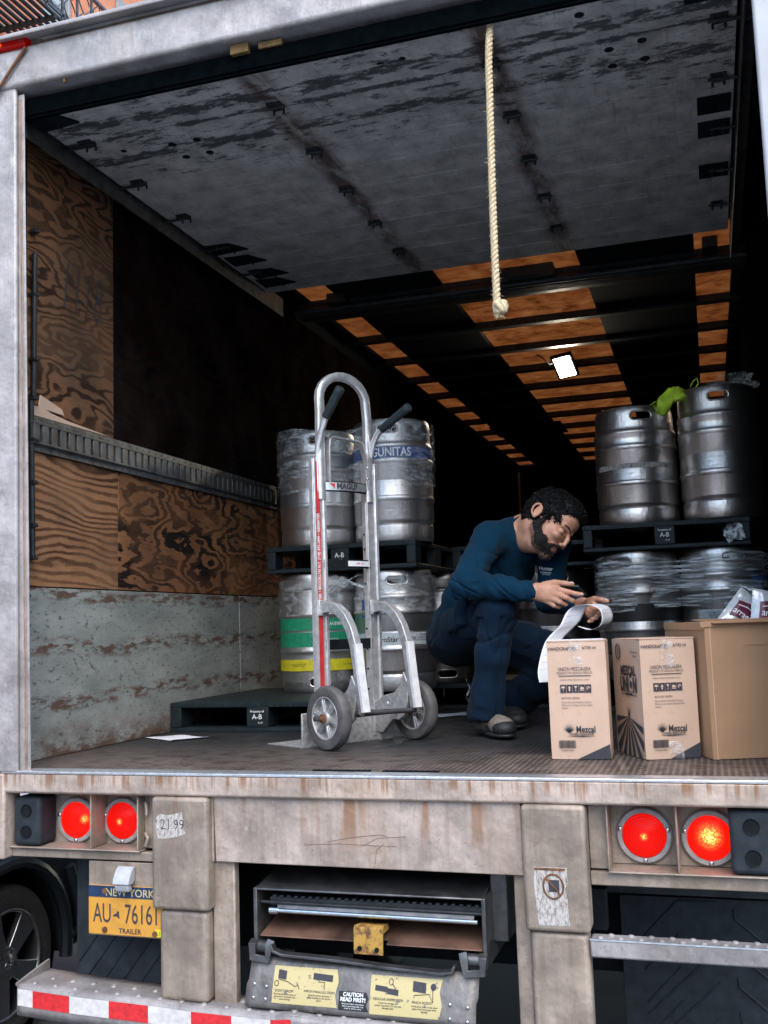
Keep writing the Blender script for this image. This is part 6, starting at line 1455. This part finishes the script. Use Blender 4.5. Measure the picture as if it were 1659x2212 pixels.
# boots
def boot(heel, toe, pitch_, nm, tilt=0.0):
    hl = Vector(heel); tv = Vector(toe)-hl; L = tv.length; f_ = tv.normalized(); up_ = Vector((0, 0, 1)); rt = f_.cross(up_).normalized(); up_ = rt.cross(f_)
    B_ = [tuple(rt), tuple(f_), tuple(up_)]; Q = lambda a, b, c: hl+rt*a+f_*b+up_*c
    lo = [min(hl[i], toe[i])-.10 for i in range(3)]; hi = [max(hl[i], toe[i])+.10 for i in range(3)]; hi[2] += .12; lo[2] = -.02
    b_ = SDF(lo, hi, .0034); b_.chain([Q(0, .045, .05), Q(0, .12, .055), Q(0, L-.055, .045)], [.042, .042, .038], .02); b_.ell(Q(0, L-.07, .044), (.046, .068, .034), B_, .015); b_.cap(Q(0, .05, .06), Q(0, .050, .14), .044, .046, .02); b_.cap(Q(0, .06, .14), Q(0, .06, .16), .036, .036, .0, cut=True)
    me = b_.mesh('upper'); displace(me, lambda p, n_: .0012*mnoise.noise(p*70)); root = mesh_obj(nm, me, 'boot_tan', man, True, ang=180)
    s2 = SDF(lo, hi, .0034); s2.ell(Q(0, .055, .016), (.042, .056, .018), B_, .01); s2.ell(Q(0, L-.09, .015), (.050, .094, .017), B_, .01); s2.cap(Q(0, .05, .014), Q(0, L-.1, .014), .018, .018, .02)
    me = s2.mesh('sole'); displace(me, lambda p, n_: (.0022 if math.sin((p-hl).dot(f_)*420) > 0 else 0)*(1-abs(n_.z))); mesh_obj('sole', me, 'boot_dark', root, True, ang=180)
    s3 = SDF(lo, hi, .0034); s3.ell(Q(0, L-.047, .040), (.0475, .052, .034), B_, .012); s3.cap(Q(.034, L-.09, .035), Q(.030, L-.16, .045), .014, .010, .012); s3.cap(Q(-.034, L-.09, .035), Q(-.030, L-.16, .045), .014, .010, .012)
    mesh_obj('toe_cap', s3.mesh('toe'), 'boot_dark', root, True, ang=180)
    m = MB()
    for i in range(4):
        z_ = .088+.012*i; y_ = L-.115-.022*i; m.tube([Q(-.020, y_, z_-.006), Q(-.006, y_+.006, z_+.001), Q(.008, y_-.002, z_+.001), Q(.020, y_+.004, z_-.006)], .0026, 6)
    m.tube([Q(0, L-.165, .125), Q(.018, L-.15, .130), Q(.024, L-.13, .118)], .0022, 6); m.tube([Q(0, L-.165, .125), Q(-.018, L-.155, .132), Q(-.026, L-.14, .118)], .0022, 6)
    m.build('lace', 'boot_dark', root); return root
boot((1.318, 1.135, .002), (1.478, .905, .002), 0, 'boot')
lb = boot((1.37, 1.50, .02), (1.445, 1.255, .002), 0, 'boot'); lb.data.materials[0] = MT['boot_dark']; lb['label'] = 'dark boot tucked behind the other'
# phone in the right hand, receipt in the left
Mp = Matrix.Translation((1.742, .905, .5635)) @ Matrix.Rotation(R(-8), 4, 'Z') @ Matrix.Rotation(R(-14), 4, 'X') @ Matrix.Rotation(R(2), 4, 'Y')
m = MB(); m.box(-.036, .036, -.040, .090, -.0038, .0038, Mp); ph = m.build('phone', 'plastic', None, True, .004); tag(ph, 'thin dark phone held nearly edge-on in the man\'s right hand', 'phone')
m = MB(); m.box(-.033, .033, -.045, .085, .0047, .0052, Mp); m.build('screen', 'black', ph)
m = MB(); m.box(.0, .0362, -.0405, -.0398, -.001, .002, Mp); m.build('frame', 'steel', ph)
near = [(1.760, .86, .424), (1.776, .86, .4165), (1.803, .86, .409), (1.834, .86, .417), (1.848, .86, .434), (1.851, .86, .455), (1.845, .86, .480), (1.819, .865, .497), (1.786, .872, .502), (1.752, .872, .498), (1.722, .865, .476), (1.697, .845, .427), (1.665, .82, .395), (1.646, .79, .365), (1.634, .75, .315), (1.628, .715, .265), (1.634, .70, .228)]
far = [(1.768, .875, .422), (1.822, .93, .406), (1.850, .93, .409), (1.877, .93, .431), (1.885, .93, .446), (1.886, .93, .462), (1.876, .93, .488), (1.855, .93, .500), (1.827, .935, .505), (1.800, .935, .500), (1.785, .925, .483), (1.762, .915, .440), (1.728, .89, .405), (1.700, .86, .372), (1.686, .81, .315), (1.680, .775, .265), (1.684, .76, .226)]
def cr(P_, t):
    n = len(P_)-1; x_ = t*n; i = min(n-1, int(x_)); f = x_-i; p0, p1, p2, p3 = (Vector(P_[max(0, min(n, j))]) for j in (i-1, i, i+1, i+2))
    return .5*((2*p1)+(p2-p0)*f+(2*p0-5*p1+4*p2-p3)*f*f+(3*p1-p0-3*p2+p3)*f**3)
m = MB(); m.grid(lambda u, v: cr(near, u).lerp(cr(far, u), v), 120, 8); rcpt = m.build('receipt', 'paper', None, True, ang=180, solid=.0004); tag(rcpt, 'long white paper receipt curling from the man\'s left hand behind the carton', 'receipt')
m = MB()
rr = random.Random(5)
for i in range(26):
    u0 = .15+i*.031; a_ = rr.uniform(.08, .2); b_ = a_+rr.uniform(.25, .6)
    for sgn in (1, -1):
        P_ = lambda u, v: cr(near, u).lerp(cr(far, u), v)
        n_ = (P_(u0+.004, .5)-P_(u0, .5)).cross(P_(u0, .6)-P_(u0, .4)).normalized()*.0006*sgn
        m.poly([P_(u0, a_)+n_, P_(u0+.005, a_)+n_, P_(u0+.005, b_)+n_, P_(u0, b_)+n_])
simple('faint_print', (.66, .68, .74), .7); m.build('print_lines', 'faint_print', rcpt)

for pr_ in (pal0, kegA, kegB, kegC):     # the loose prototypes are done with
    for ch in list(pr_.children): bpy.data.objects.remove(ch)
    bpy.data.objects.remove(pr_)

SPL = ('door_track', 'side_bar', 'track_bracket', 'track_tube', 'block', 'arch_trim', 'wood_scrap', 'deck_slot', 'vent_hole', 'plate_bolt', 'rivet', 'wheel_nut', 'screw', 'loop_bolt', 'rivet_hole', 'latch_hole', 'hinge_roller', 'hinge_bracket', 'weld_bracket', 'grip_dimple', 'fingernail', 'roof_patch', 'lower_tray', 'wheel_well')
for o in list(bpy.data.objects):
    if o.type == 'MESH' and o.name.split('.')[0] in SPL and o.data.users == 1: explode(o)
